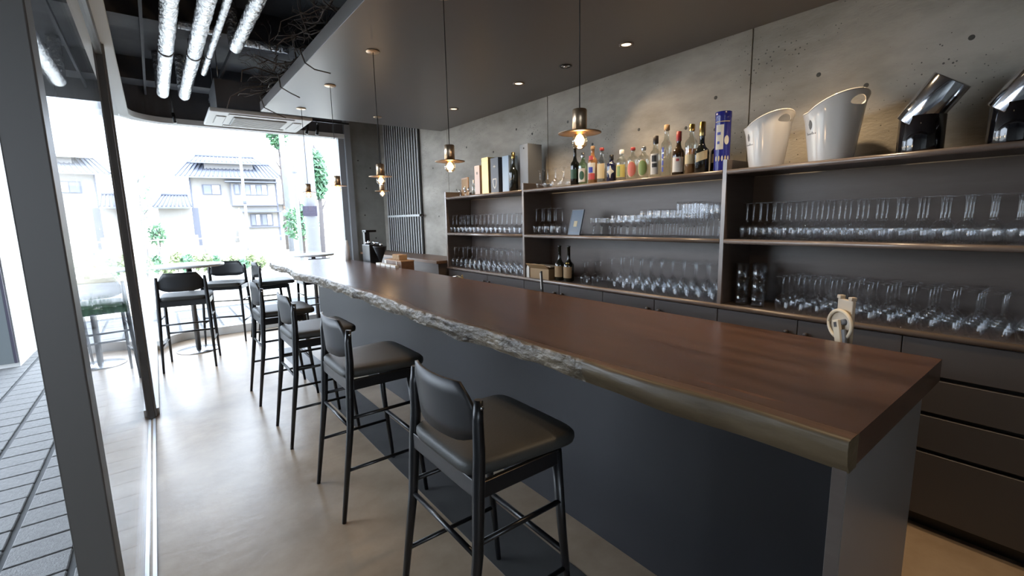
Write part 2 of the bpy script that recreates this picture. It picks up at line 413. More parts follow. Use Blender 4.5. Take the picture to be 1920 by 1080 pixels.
# grain streak patches near the end of the slab
box('front_panel', 0, .03, .305, 5.5, 0, CT-.07, M['navy'], bar)
box('end_plate', 1.062-OX, 1.663-OX, .2756, .303, 0, CT-.0702, M['endplate'], bar, bev=.001, seg=1)
box('end_plate_edge', 1.0605-OX, 1.062-OX, .2766, .302, 0, CT-.0704, M['laminate'], bar)
box('far_end_plate', .03, .24, 5.45, 5.5, 0, CT-.0702, M['navy'], bar)
iw = E('inner_worktop', 'steel topped work counter behind the bar slab', 'work counter', (1.42, 0, 0))
box('cabinet', .16, .46, .44, 5.4, .08, .845, M['lamfront'], iw)
box('worktop', .448, .70, .44, 5.4, .845, .878, M['steel'], iw)
box('apron', .448, .66, .46, 5.38, .08, .845, M['lamfront'], iw)
box('plinth', .20, .62, .46, 5.38, 0, .08, M['navy'], iw)

# ================================================================== STOOLS
def stool_proto():
    r = E('bar_stool', 'black wooden bar stool', 'bar stool')
    for s in (1, -1):
        tube('leg', [(-.215, s*.214, 0), (-.150, s*.206, .46), (-.136, s*.200, .66), (-.128, s*.197, .76), (-.128, s*.196, .86), (-.122, s*.194, .915)], [.010, .0165, .019, .018, .016, .013], M['black'], r, 10)
        tube('leg', [(.215, s*.214, 0), (.178, s*.206, .40), (.160, s*.200, .675)], [.010, .015, .018], M['black'], r, 10)
        for z, rr in ((.25, .0085), (.50, .0085)):
            def lerp(p, q, t): return p+(q-p)*t
            xr = lerp(-.215, -.150, z/.46) if z < .46 else lerp(-.150, -.136, (z-.46)/.2)
            xf = lerp(.215, .178, z/.40) if z < .4 else lerp(.178, .160, (z-.4)/.275)
            tube('stretcher', [(xr, s*.209, z), (xf, s*.209, z)], rr, M['black'], r, 8)
        box('side_rail', -.125, .16, s*.205-.009, s*.205+.009, .632, .6805, M['black'], r, bev=.003)
    tube('stretcher', [(-.150, -.206, .455), (-.150, .206, .455)], .0085, M['black'], r, 8)
    tube('stretcher', [(.186, -.208, .31), (.186, .208, .31)], .0105, M['black'], r, 8)
    box('rear_rail', -.147, -.125, -.195, .195, .628, .684, M['black'], r, bev=.003)
    box('front_rail', .15, .17, -.19, .19, .632, .6805, M['black'], r, bev=.003)
    # upholstered seat: rounded trapezoid, crowned
    N = 40; rings = []
    def outline(k, inset):
        t = 2*PI*k/N; c, s = math.cos(t), math.sin(t)
        e = .27
        x = abs(c)**e*(1 if c > 0 else -1); y = abs(s)**e*(1 if s > 0 else -1)
        hw = .190+.036*(x+1)/2
        return (.050+x*(.205-inset), y*(hw-inset))
    V, Fc = [], []
    for inset, z in ((.012, .680), (.002, .685), (-.001, .697), (.000, .712), (.006, .720), (.018, .725), (.07, .728), (.15, .729)):
        V += [(*outline(k, inset), z) for k in range(N)]
    V.append((.045, 0, .729)); V.append((.045, 0, .680))
    for j in range(7):
        for k in range(N): Fc.append((j*N+k, j*N+(k+1) % N, (j+1)*N+(k+1) % N, (j+1)*N+k))
    for k in range(N):
        Fc.append((7*N+k, 7*N+(k+1) % N, 8*N)); Fc.append(((k+1) % N, k, 8*N+1))
    pyd('seat', V, Fc, M['leather'], r, True)['label'] = 'dark leather seat pad'
    # curved back panel with chamfered top corners
    nu, V, Fc = 14, [], []
    for side in (0, 1):
        for i in range(nu+1):
            u = -1+2*i/nu; y = u*.186
            top = .955 - .085*max(0, (abs(u)-.72)/.28)**1.2
            bot = .772 + .030*max(0, (abs(u)-.5)/.5)**2
            x = -.118-.042*(1-u*u)
            for j in range(5):
                z = bot+(top-bot)*j/4
                V.append((x-.012*(j/4)+(.011 if side else 0), y, z))
    o = 5*(nu+1)
    for i in range(nu):
        for j in range(4):
            a = 5*i+j
            Fc.append((a, a+1, a+6, a+5)); Fc.append((o+a, o+a+5, o+a+6, o+a+1))
        Fc.append((5*i+4, o+5*i+4, o+5*i+9, 5*i+9)); Fc.append((5*i, 5*i+5, o+5*i+5, o+5*i))
    for i in (0, nu):
        for j in range(4): Fc.append((5*i+j, o+5*i+j, o+5*i+j+1, 5*i+j+1))
    pyd('backrest', V, Fc, M['backply'], r, True)
    for s in (1, -1):
        lathe('bolt', [(0, .002), (.005, .002), (.006, 0)], M['steel'], r, 10).matrix_local = Matrix.Translation((-.122, s*.21, .895)) @ Matrix.Rotation(-s*PI/2, 4, 'X')
    return r
st = stool_proto()
spots = [(.775, 1.205, 0, 'black bar stool beside the bare end plate of the bar, first of the row'),
         (.775, 2.28, 0, 'second bar stool from the bare end plate of the bar'),
         (.752, 3.22, 0, 'third bar stool from the bare end plate of the bar'),
         (.722, 4.117, 0, 'fourth bar stool from the bare end plate of the bar'),
         (1.05, 6.27, 2, 'bar stool pushed in at the window end of the bar slab'),
         (.175, 5.60, 80, 'bar stool with its back to the room at the table in the glass corner'),
         (.62, 6.56, -112, 'bar stool at the round table, facing back into the room with the window behind it'),
         (1.62, 6.27, 92, 'bar stool facing the second round table beyond the end of the bar')]
for i, (x, y, a, lb) in enumerate(spots):
    o = st if i == 0 else copy_tree(st)
    o.location = (x, y, .0); o.rotation_euler = (0, 0, math.radians(a)); o['label'] = lb; o['group'] = 'black bar stools'
st.location.z = 0

# ================================================================== ROUND TABLES
def table(x, y, r, lb):
    t = E('high_table', lb, 'table', (x, y, 0), 0, 'round high tables by the window')
    lathe('base', [(0, 0), (.205, 0), (.21, .004), (.205, .010), (.04, .016), (0, .016)], M['steel'], t, 40)
    lathe('column', [(0, .012), (.026, .012), (.026, .95), (0, .95)], M['frame'], t, 16)
    lathe('top_plate', [(0, .945), (.10, .945), (.10, .953), (0, .953)], M['black'], t, 20)
    lathe('table_top', [(0, .953), (r-.006, .953), (r, .958), (r, .972), (r-.004, .978), (0, .978)], M['ac'], t, 48)
table(.26, 6.22, .34, 'white topped round high table with a disc base, inside the rounded glass corner')
table(1.70, 6.70, .27, 'round high table standing beyond the end of the bar slab')

# ================================================================== BACK BAR
XS = 2.53
ZB, ZM, ZT = .893, 1.264, 1.645
U1, U2, U3, U4 = 4.452, 3.123, 1.351, -.42
wt = E('back_worktop', 'long dark worktop running below the glass shelves', 'worktop', (XS, 0, ZB-.026))
box('board', .0, XW-XS-.002, U4, U1, 0, .026, M['laminate'], wt)
tube('nosing', [(0, U4, .013), (0, U1, .013)], .0135, M['nosing'], wt, 12)
units = [(U2, U1, 'shelf unit nearest the slatted screen, filled with rows of upturned glasses'),
         (U3, U2, 'middle shelf unit carrying the row of spirit bottles'),
         (U4, U3, 'shelf unit carrying the white ice buckets')]
for (a, b, lb) in units:
    u = E('shelf_unit', lb, 'shelf unit', (XS, a, ZB), 0, 'back bar shelf units')
    L = b-a; D = XW-XS-.004
    box('back_panel', D-.012, D, .0, L-.026, 0, ZT-ZB-.03, M['laminate'], u)
    box('upright', 0, D, L-.026, L, 0, ZT-ZB+.055, M['laminate'], u, bev=.002, seg=1)
    box('edge_strip', -.004, 0, L-.024, L-.002, 0, ZT-ZB+.055, M['nosing'], u)
    for z in (ZM-ZB, ZT-ZB):
        sb = box('shelf_board', .004, D-.012, .0, L-.026, z-.026, z, M['laminate'], u)
        tube('nosing', [(.004, 0.0, z-.013), (.004, L-.026, z-.013)], .0132, M['nosing'], sb, 12)
# base cabinets with doors and knobs, then a drawer unit
cabs = [(U1, 3.70, 3.13, 'base cabinet under the shelf unit by the slatted screen'), (3.13, 2.68, 2.22, 'base cabinet under the leaning blue menu card'),
        (2.22, 1.778, 1.349, 'base cabinet under the spirit bottles'), (1.349, .925, .508, 'base cabinet beside the drawer unit')]
for (y1, ymid, y0, lb) in cabs:
    c = E('base_cabinet', lb, 'cabinet', (XS+.03, y0, 0), 0, 'back bar base cabinets')
    L = y1-y0
    box('carcass', .0, XW-XS-.035, .001, L-.001, .07, ZB-.028, M['laminate'], c)
    box('plinth', .035, .06, .001, L-.001, 0, .07, M['black'], c)
    for (p, q, ky) in ((0, ymid-y0, ymid-y0-.045), (ymid-y0, L, ymid-y0+.045)):
        d = box('door', -.022, -.001, p+.002, q-.002, .075, ZB-.032, M['lamfront'], c, bev=.0015, seg=1)
        lathe('knob', [(0, .024), (.010, .024), (.013, .020), (.012, .012), (.006, .008), (.006, 0)], M['knob'], d, 14).matrix_local = Matrix.Translation((-.022, ky, .795)) @ Matrix.Rotation(-PI/2, 4, 'Y')
c = E('drawer_unit', 'dark drawer unit with shadow gaps below the white ice buckets', 'drawer unit', (XS+.03, U4, 0), 0)
L = .508-U4
box('carcass', .0, XW-XS-.035, .001, L-.001, .07, ZB-.028, M['black'], c)
box('plinth', .035, .06, .001, L-.001, 0, .07, M['black'], c)
for z0, z1 in ((.075, .362), (.380, .528), (.546, .690), (.708, ZB-.032)):
    for (p, q) in ((.001, .4835), (.4865, L-.002)):
        box('drawer', -.022, -.001, p, q, z0, z1, M['lamfront'], c, bev=.0015, seg=1)

# side counter in front of the slatted screen
sc_ = E('side_counter', 'brown wood topped side counter in front of the slatted screen', 'counter', (2.42, 4.5, 0))
box('top', 0, XW-2.42-.002, 0, 2.38, .925, .957, M['brownwood'], sc_, bev=.002)
box('body', .03, XW-2.42-.004, .02, 2.36, 0, .925, M['laminate'], sc_)

# slatted screen on the wall: frame plate, each slat, crossbar
ss = E('slat_screen', 'tall grey screen of narrow vertical slats against the concrete wall', 'screen', (XW, 5.62, .957))
box('backing', -.02, -.002, 0, 1.10, 0, 1.9, M['slatback'], ss)
n = 15; me = None
for i in range(n):
    y = .02+1.06*(i/(n-1))
    if me is None:
        o = box('slat', -.040, -.027, -.010, .010, 0, 1.9, M['slat'], ss, bev=.004); me = o.data
    else:
        o = link('slat', me, None, ss)
    o.location = (0, y, 0)
box('crossbar', -.052, -.040, -.05, 1.08, .50, .53, M['slat'], ss, bev=.003)
lathe('crossbar_knob', [(0, .03), (.016, .03), (.02, .02), (.016, 0), (0, 0)], M['black'], ss, 12).location = (-.07, -.055, .50)

# things rest a hair above the boards instead of sharing their plane
ZB += .0006; ZM += .0006; ZT += .0006
# ================================================================== GLASSWARE
def glass_profile(h, rb, rmouth, bh, rf, rs=.004):
    # upright profile: foot at z=0
    z0 = h-bh
    bowl = [(rs, z0-.004), (rs*2.2, z0+.003)]
    for t in (.03, .08, .15, .24, .34, .45, .56, .68, .80, .90, 1.0):
        if t < .45: r = rb*math.sin((t/.45)*PI/2)**.62
        else: r = rmouth+(rb-rmouth)*math.cos((t-.45)/.55*PI/2)**.9
        bowl.append((max(r, rs*2.2), z0+bh*t))
    bowlp = [(0, z0+.006)]+bowl+[(bowl[-1][0]-.0012, bowl[-1][1]), (bowl[-1][0]-.0012, bowl[-1][1]-.003)]
    stem = [(rs*2, .006), (rs*1.2, .02), (rs*.85, z0*.5), (rs, z0-.003)]
    foot = [(0, 0), (rf, 0), (rf, .0016), (rf*.5, .003), (rs*2, .006), (0, .007)]
    return bowlp, stem, foot
def glass_proto(name, h, rb, rm, bh, rf, inv, parts, seg=18, ms='wine'):
    b, s, f = glass_profile(h, rb, rm, bh, rf)
    if inv:
        b, s, f = [[(r, h-z) for r, z in q] for q in (b, s, f)]
    if parts:
        r = E(name); r.location = (0, 0, -50)
        lathe('bowl', b, M['wine'], r, seg); lathe('stem', s, M['winethick'], r, 8); lathe('foot', f, M['winethick'], r, seg)
        return r
    V, Fc = [], []
    for q, sg in ((b, seg), (s, 6), (f, seg)):
        v, f2 = lathe_mesh(q, sg); n0 = len(V); V += v; Fc += [tuple(i+n0 for i in t) for t in f2]
    o = pyd(name, V, Fc, M[ms], None, True); return o
class Kind:
    def __init__(s, *a, **k): s.a = a; s.k = k; s.o = None; s.used = False
    def put(s, x, y, z, label, group, cat='glass', rz=0):
        if s.o is None: s.o = glass_proto(*s.a, **s.k); o = s.o
        else: o = copy_tree(s.o)
        o.location = (x, y, z); o.rotation_euler = (0, 0, rz); tag(o, label, cat, group); return o
big = Kind('wine_glass', .195, .0350, .0255, .100, .032, True, True, seg=24)
burg = Kind('wine_glass', .182, .0352, .0245, .092, .033, True, True, seg=24)
mid2 = Kind('wine_glass', .215, .0335, .024, .108, .034, True, False, seg=16)
small = Kind('wine_glass', .165, .032, .026, .075, .030, True, False, seg=16)
tall1 = Kind('wine_glass', .185, .033, .024, .085, .031, True, False, seg=16)
topg = Kind('wine_glass', .150, .036, .030, .070, .034, True, False, seg=18)
gob = Kind('goblet', .130, .026, .028, .060, .024, False, False, seg=16)
shrt = Kind('goblet', .150, .027, .025, .085, .026, False, False, seg=16)
medg = Kind('goblet', .178, .030, .027, .092, .028, False, False, seg=16)
flut = Kind('champagne_flute', .218, .026, .025, .150, .028, False, False, seg=16)
upw = Kind('wine_glass', .205, .033, .028, .100, .031, False, False, seg=16)
P = .0722
# buckets unit, middle board
for i in range(18):
    for j in range(3):
        big.put(2.578+j*.074, 1.227-i*P*.998, ZM, 'upturned wine glass in the rows on the middle board of the ice bucket shelf unit', 'upturned glasses, bucket unit middle board')
for i in range(14):
    for j in range(4):
        if j == 3 and i % 2: continue
        burg.put(2.572+j*.070, 1.019-i*P, ZB, 'round bowled upturned wine glass in the rows on the worktop under the ice bucket shelves', 'upturned glasses, bucket unit worktop')
# middle unit, worktop
for i in range(10):
    for j in range(4):
        mid2.put(2.572+j*.068, 2.168-i*.0825-(j % 2)*.03, ZB, 'upturned wine glass in the rows on the worktop under the spirit bottle shelves', 'upturned glasses, middle unit worktop')
for (x, y) in [(2.60, 2.46), (2.68, 2.42), (2.70, 2.52), (2.76, 2.44), (2.74, 2.98), (2.74, 2.88)]:
    burg_o = small.put(x, y, ZB, 'upturned glass standing behind the two dark sparkling wine bottles', 'glasses behind the two dark bottles')
for y in (3.02, 2.945, 2.87, 2.795):
    for x in (2.60, 2.69):
        mid2.put(x, y, ZM, 'upturned wine glass beside the leaning blue menu card', 'glasses beside the menu card')
for i in range(3):
    for j in range(2): gob.put(2.60+j*.08, 2.366-i*.082, ZM, 'small upright goblet on the middle board of the bottle shelf unit', 'small goblets')
for i in range(4):
    for j in range(3): shrt.put(2.585+j*.066, 2.155-i*.060, ZM, 'short upright stemmed glass beside the small goblets', 'short stemmed glasses')
for i in range(4):
    for j in range(3): medg.put(2.585+j*.070, 1.905-i*.066, ZM, 'medium upright stemmed glass between short glasses and flutes', 'medium stemmed glasses')
for i in range(3):
    for j in range(3): flut.put(2.580+j*.064, 1.635-i*.058, ZM, 'tall upright champagne flute on the middle board', 'champagne flutes')
for i in range(2):
    for j in range(3): upw.put(2.578+j*.074, 1.457-i*.072, ZM, 'upright wine glass next to the champagne flutes', 'upright wine glasses')
# screen-side unit
for i in range(17):
    for j in range(2):
        y = 4.385-i*.0745
        if y < U2+.035: continue
        tall1.put(2.58+j*.09, y-j*.035, ZM, 'upturned wine glass on the middle board of the shelf unit by the slatted screen', 'upturned glasses, screen unit middle board')
for i in range(14):
    for j in range(3):
        y = 4.37-i*.0885
        if y < U2+.035: continue
        mid2.put(2.575+j*.085, y-(j % 2)*.04, ZB, 'upturned wine glass on the worktop under the shelf unit by the slatted screen', 'upturned glasses, screen unit worktop')
for i in range(4):
    for j in range(2): topg.put(2.60+j*.085, 2.965-i*.095, ZT, 'upturned glass on the top board beside the tall grey gift box', 'upturned glasses on the top board')
# stacked tumblers
tum = None
for (x, y) in ((2.60, 1.245), (2.60, 1.155), (2.70, 1.20)):
    for k in range(3):
        if tum is None:
            tum = lathe('tumbler', [(0, 0), (.030, 0), (.032, .004), (.038, .085), (.0365, .085), (.0305, .012), (0, .012)], M['winethick'], None, 18); o = tum
        else: o = tum.copy(); COL.objects.link(o)
        o.location = (x, y, ZB+k*.0735 if k else ZB)
        tag(o, 'clear tumbler in the stacks beside the upturned glasses on the worktop', 'glass', 'stacked tumblers')

# ================================================================== BOTTLES ON THE TOP BOARD
def patch(name, r, a0, a1, z0, z1, m, parent, n=10, zs=2, shape=None):
    # curved label on a cylinder of radius r, centred on the local axis
    V, Fc = [], []
    if shape == 'round' or shape == 'diamond':
        k = 20 if shape == 'round' else 4
        ac, zc, ha, hz = (a0+a1)/2, (z0+z1)/2, (a1-a0)/2, (z1-z0)/2
        V.append((r*math.cos(ac), r*math.sin(ac), zc))
        rr = 5
        for q in range(1, rr+1):
            for i in range(k*1):
                t = 2*PI*i/k
                a = ac+ha*math.cos(t)*q/rr; z = zc+hz*math.sin(t)*q/rr
                V.append((r*math.cos(a), r*math.sin(a), z))
        for i in range(k): Fc.append((0, 1+i, 1+(i+1) % k))
        for q in range(rr-1):
            for i in range(k):
                b0 = 1+q*k
                Fc.append((b0+i, b0+k+i, b0+k+(i+1) % k, b0+(i+1) % k))
    else:
        for i in range(n+1):
            a = a0+(a1-a0)*i/n
            sh = (shape or 0)*i/n
            V += [(r*math.cos(a), r*math.sin(a), z0+sh), (r*math.cos(a), r*math.sin(a), z1+sh)]
        for i in range(n): Fc.append((2*i, 2*i+2, 2*i+3, 2*i+1))
    o = pyd(name, V, Fc, m, parent)
    md = o.modifiers.new('thick', 'SOLIDIFY'); md.thickness = .0006; md.offset = 1
    return o
AV = math.radians(200)     # label faces the room
def bottle(x, y, z, h, r, neck, body, label, shoulder=.6, cap=None, caph=.03, labs=(), name='spirit_bottle', group='spirit bottles on the top board', liquid=None):
    b = E(name, label, 'bottle', (x, y, z), 0, group)
    zs, zn = h*shoulder, h*(shoulder+.16)
    lathe('glass_body', [(0, .003), (r*.8, 0), (r, .006), (r, zs*.96), (r*.93, zs+.012), (r*.55, (zs+zn)/2+.006), (neck*1.15, zn), (neck, zn+.01), (neck*.95, h-.012), (neck*1.15, h-.010), (neck*1.15, h-.002), (0, h-.001)], M[body], b, 22)
    if liquid:
        lathe('liquid', [(0, .006), (r*.93, .006), (r*.93, zs*.80), (0, zs*.80)], M[liquid], b, 18)
    if cap: lathe('cap', [(neck*1.22, h-caph), (neck*1.25, h-caph+.002), (neck*1.22, h+.002), (neck*1.0, h+.004), (0, h+.004)], M[cap], b, 16)
    for (m, za, zb_, half, off, shp) in labs:
        lb = patch('paper_label', r+.0006+.0005*labs.index((m, za, zb_, half, off, shp)), AV+off-half, AV+off+half, za, zb_, M[m], b, shape=shp)
    return b
Bx = 2.62
bottle(Bx, 2.58, ZT, .285, .034, .012, 'bottledark', 'black slim wine bottle at the start of the spirit bottle row', .55, None, 0, (('lab_dkgreen', .05, .12, .8, 0, None),))
bottle(Bx, 2.496, ZT, .235, .033, .012, 'bottlegreen', 'pale green spirit bottle with a dark green label and grey cap', .62, 'steel', .03, (('lab_white', .02, .12, 1.0, 0, None), ('lab_dkgreen', .035, .10, .6, .1, 'round')))
bottle(Bx, 2.398, ZT, .268, .033, .013, 'lab_white' if False else 'bottlepeach', 'brown spirit bottle with a red, white and blue picture label', .62, 'cork', .02, (('lab_white', .03, .15, 1.0, 0, None), ('lab_red', .03, .075, .8, .1, None), ('lab_blue', .08, .12, .5, -.1, None), ('lab_red', .17, .20, .5, 0, None)))
bottle(Bx, 2.31, ZT, .245, .034, .013, 'bottleclear', 'clear spirit bottle with a cream paper label and red banded neck', .60, 'cap_red', .016, (('lab_cream', .03, .135, .9, .1, None),))
bottle(Bx, 2.22, ZT, .185, .034, .013, 'bottleblue', 'short dark blue bottle with a white diamond label', .62, 'black', .03, (('lab_white', .025, .115, .8, .1, 'diamond'),))
bottle(Bx, 2.129, ZT, .208, .035, .013, 'bottleclear', 'clear bottle with a yellow and green label and white cap', .64, 'white', .025, (('lab_yellow', .025, .11, 1.0, 0, None), ('lab_green', .03, .10, .35, -.3, None)))
bottle(Bx, 2.034, ZT, .212, .036, .013, 'bottleclear', 'clear bottle with a round pink fruit slice label', .66, 'cap_red', .016, (('lab_cream', .015, .125, .95, .05, 'round'), ('lab_pink', .022, .118, .82, .05, 'round')))
bottle(Bx, 1.946, ZT, .205, .036, .013, 'bottleclear', 'clear bottle with a round green fruit slice label', .66, 'steel', .016, (('lab_cream', .015, .125, .95, .05, 'round'), ('lab_green', .022, .118, .82, .05, 'round')))
bottle(Bx, 1.855, ZT, .260, .034, .014, 'bottleclear', 'clear bottle with bold black print and a dark wooden stopper', .58, 'knob', .045, (('lab_white', .02, .15, .75, .05, None), ('lab_black', .10, .14, .45, .0, None), ('lab_black', .065, .09, .45, .1, None)))
bottle(Bx, 1.775, ZT, .315, .033, .014, 'bottleclear', 'tall clear bottle with a vertical blue print and cork stopper', .62, 'cork', .03, (('lab_blue', .03, .06, .16, -.4, None), ('lab_blue', .07, .10, .16, -.4, None), ('lab_blue', .11, .14, .16, -.4, None), ('lab_blue', .15, .18, .16, -.4, None)))
bottle(Bx, 1.688, ZT, .262, .036, .013, 'bottlebrown', 'brown bottle with a white label and long red capsule', .52, 'cap_red', .055, (('lab_white', .02, .11, 1.0, .1, None), ('lab_red', .085, .10, .25, .1, None)))
bottle(Bx, 1.602, ZT, .290, .037, .014, 'bottleclear', 'amber filled bottle with a cream label and gold stopper', .64, 'cap_gold', .035, (('lab_cream', .06, .115, 1.0, .1, None),), liquid='bottlepeach')
bottle(2.60, 1.522, ZT, .288, .041, .014, 'bottledark', 'dark sparkling wine bottle with gold neck foil and a slanted cream label', .42, 'cap_gold', .075, (('lab_cream', .06, .11, .8, .2, .02),))
bottle(2.70, 1.478, ZT, .285, .041, .014, 'bottledark', 'dark gold-necked bottle half hidden behind the blue tin', .42, 'cap_gold', .075, (('lab_cream', .06, .11, .8, .1, None),))
t = E('bottle_tin', 'tall blue cylindrical gift tin with a white label and round medal', 'tin', (2.625, 1.412, ZT))
lathe('can', [(0, 0), (.042, 0), (.043, .003), (.0425, .006), (.0425, .318), (.043, .322), (.042, .326), (0, .326)], M['tinblue'], t, 30)
lathe('lid', [(.0432, .295), (.0438, .297), (.0438, .327), (.042, .3285), (0, .3285)], M['tinblue'], t, 30)
patch('paper_label', .0436, AV-.75, AV+.25, .12, .255, M['lab_white'], t)
patch('medal', .0440, AV+.35, AV+.95, .145, .195, M['lab_white'], t, shape='round')
patch('print_line', .0440, AV-.55, AV-.1, .20, .215, M['lab_blue'], t)
patch('print_line', .0440, AV-.5, AV-.2, .15, .165, M['lab_blue'], t)
patch('gold_line', .0440, AV-.9, AV+1.0, .270, .274, M['lab_cream'], t)
for k in range(5):
    patch('ornament', .0440, AV-.7+.38*k, AV-.48+.38*k, .055, .085, M['lab_cream'] if k % 2 else M['lab_white'], t, shape='round')

# gift boxes and small things on the top board of the screen-side unit
bx1 = E('gift_box', 'pale pink gold champagne box', 'box', (2.65, 3.93, ZT)); bxx = box('carton', -.04, .04, -.045, .045, 0, .285, M['pinkgold'], bx1, bev=.001); box('print_mark', -.041, -.04, -.012, .012, .20, .225, M['print'], bx1)
bx2 = E('gift_box', 'shiny gold champagne box between the pink and dark boxes', 'box', (2.645, 3.775, ZT)); box('carton', -.045, .045, -.055, .055, 0, .345, M['gold'], bx2, bev=.001); box('lid_line', -.0455, -.045, -.055, .055, .30, .302, M['cap_gold'], bx2)
bx3 = E('gift_box', 'dark champagne box with a pale shield emblem', 'box', (2.645, 3.61, ZT)); box('carton', -.05, .05, -.062, .062, 0, .325, M['boxdark'], bx3, bev=.001)
prism('shield', [(-.03, .135), (.03, .135), (.032, .10), (.022, .06), (0, .035), (-.022, .06), (-.032, .10)], 'x', -.0512, -.05, M['lab_white'], bx3)
prism('star_mark', [(-.024, .245), (-.006, .25), (0, .262), (.006, .25), (.024, .245), (.006, .24), (0, .225), (-.006, .24)], 'x', -.0512, -.05, M['lab_white'], bx3)
prism('shield_inset', [(-.020, .125), (.020, .125), (.021, .10), (.014, .07), (0, .052), (-.014, .07), (-.021, .10)], 'x', -.0518, -.0512, M['boxdark'], bx3)
bx4 = E('gift_box', 'pale blue champagne box next to the dark bottle', 'box', (2.66, 3.455, ZT)); box('carton', -.05, .05, -.05, .05, 0, .325, M['boxblue'], bx4, bev=.001); box('edge_fold', -.051, -.05, -.05, -.046, 0, .325, M['boxdark'], bx4)
bottle(2.60, 3.325, ZT, .335, .040, .014, 'bottledark', 'dark wine bottle standing between the pale blue and tall grey boxes', .5, 'cap_gold', .05, (), name='wine_bottle', group=None)
bx5 = E('gift_box', 'tall grey box at the end of the screen-side top board', 'box', (2.70, 3.20, ZT)); box('carton', -.08, .08, -.055, .055, 0, .395, M['boxgrey'], bx5, bev=.001)
lathe('stud', [(0, .003), (.006, .003), (.007, 0)], M['black'], bx5, 10).matrix_local = Matrix.Translation((-.08, 0, .36)) @ Matrix.Rotation(-PI/2, 4, 'Y')
cd = E('leaning_card', 'brown kraft card in a frame leaning at the end of the top board', 'card', (2.70, 4.30, ZT), math.radians(-12)); 
fr = box('card', -.006, .006, -.10, .10, 0, .20, M['kraft'], cd); box('card_border', -.008, -.006, -.10, .10, .185, .20, M['wood'], cd)
box('card_border', -.008, -.006, -.10, -.085, 0, .185, M['wood'], cd); box('card_border', -.008, -.006, .085, .10, 0, .185, M['wood'], cd)
for i, (y, h) in enumerate([(4.23, .07), (4.17, .10), (4.12, .06), (4.09, .085)]):
    g = E('glass_ornament', 'tiny faceted glass ornament in the cluster by the kraft card', 'ornament', (2.59+.02*(i % 2), y, ZT), 0, 'glass ornaments')
    lathe('foot', [(0, 0), (.016, 0), (.014, .006), (0, .008)], M['winethick'], g, 8)
    lathe('stem', [(.004, .006), (.003, h*.5), (.004, h*.55)], M['winethick'], g, 6)
    lathe('head', [(0, h*.5), (.016, h*.65), (.013, h*.9), (0, h)], M['chrome'], g, 7)
bottle(2.62, 4.015, ZT, .15, .016, .007, 'bottleclear', 'slim clear miniature bottle beside the pink gold box', .55, 'white', .03, (), name='miniature_bottle', group=None)

# ice buckets
def bucket(x, y, sc, rz, lb):
    b = E('ice_bucket', lb, 'ice bucket', (x, y, ZT), rz, 'white ice buckets'); b.scale = (sc, sc, sc)
    seg, nz = 72, 16
    bm = bmesh.new(); G = []
    def prof(a, t, off):
        top = .245+.062*max(-.25, math.cos(a))
        z = top*t
        r = .090+(.127-.090)*(z/.28)**.9 + .006*max(0, t-.85)/.15
        return ((r-off)*math.cos(a), (r-off)*math.sin(a), max(z, off))
    for off in (0, .004):
        ring = [[bm.verts.new(prof(2*PI*k/seg, j/nz, off)) for k in range(seg)] for j in range(nz+1)]
        G.append(ring)
    for j in range(nz):
        for k in range(seg):
            k2 = (k+1) % seg
            bm.faces.new((G[0][j][k], G[0][j][k2], G[0][j+1][k2], G[0][j+1][k]))
            bm.faces.new((G[1][j][k], G[1][j+1][k], G[1][j+1][k2], G[1][j][k2]))
    for k in range(seg):
        k2 = (k+1) % seg
        bm.faces.new((G[0][nz][k], G[0][nz][k2], G[1][nz][k2], G[1][nz][k]))
    bm.faces.new(G[0][0][::-1]); bm.faces.new(G[1][0])
    o = bmo('bucket_body', bm, M['bucket'], b, True)
    # handle hole, cut right through the raised side
    cpoly = []
    for k in range(24):
        t = 2*PI*k/24; yy = .044*math.cos(t); zz = .262+.021*math.sin(t)-.010*(math.cos(t*1.0)**2)*(1 if math.cos(t) < 0 else .2)
        cpoly.append((yy, zz))
    ct = prism('hole_cutter', cpoly, 'x', .05, .2, M['bucket'], b)
    md = o.modifiers.new('hole', 'BOOLEAN'); md.object = ct; md.operation = 'DIFFERENCE'; md.solver = 'EXACT'
    dg = bpy.context.evaluated_depsgraph_get(); dg.update()
    me2 = bpy.data.meshes.new_from_object(o.evaluated_get(dg)); o.modifiers.clear(); o.data = me2
    bpy.data.objects.remove(ct)
    for p in me2.polygons: p.use_smooth = True
    try: me2.set_sharp_from_angle(angle=.6)
    except Exception: pass
    # rolled rim
    pts = []
    for k in range(seg+1):
        v = Vector(prof(2*PI*k/seg, 1, .002)); pts.append(v)
    tube('rim', pts, .0042, M['bucket'], b, 6)
    # emblem and script line printed on the side that faces the room
    ae = 4.50
    def onb(a, z, d=.0012):
        r = .090+(.127-.090)*(z/.28)**.9+d; return (r*math.cos(a), r*math.sin(a), z)
    def glyph(name, poly):
        V = [onb(ae+u/.1, z) for u, z in poly]; V2 = [onb(ae+u/.1, z, .0004) for u, z in poly]
        k = len(V); pyd(name, V+V2, [tuple(range(k)), tuple(range(2*k-1, k-1, -1))]+[(i, (i+1) % k, k+(i+1) % k, k+i) for i in range(k)], M['print'], b)
    glyph('crest', [(-.009, .175), (-.005, .190), (0, .197), (.005, .190), (.009, .175), (.006, .158), (0, .150), (-.006, .158)])
    for i in range(7):
        u = -.024+.008*i; hh = .012 if i in (0, 4) else .006
        glyph('script_letter', [(u-.002, .128), (u+.001, .128), (u+.003, .128+hh), (u, .128+hh)])
    return b
bucket(2.645, 1.175, .90, math.radians(-112), 'smaller white plastic ice bucket with a handle hole, beside the blue tin')
bucket(2.650, .875, 1.0, math.radians(-112), 'larger white plastic ice bucket with a handle hole and grey crest')
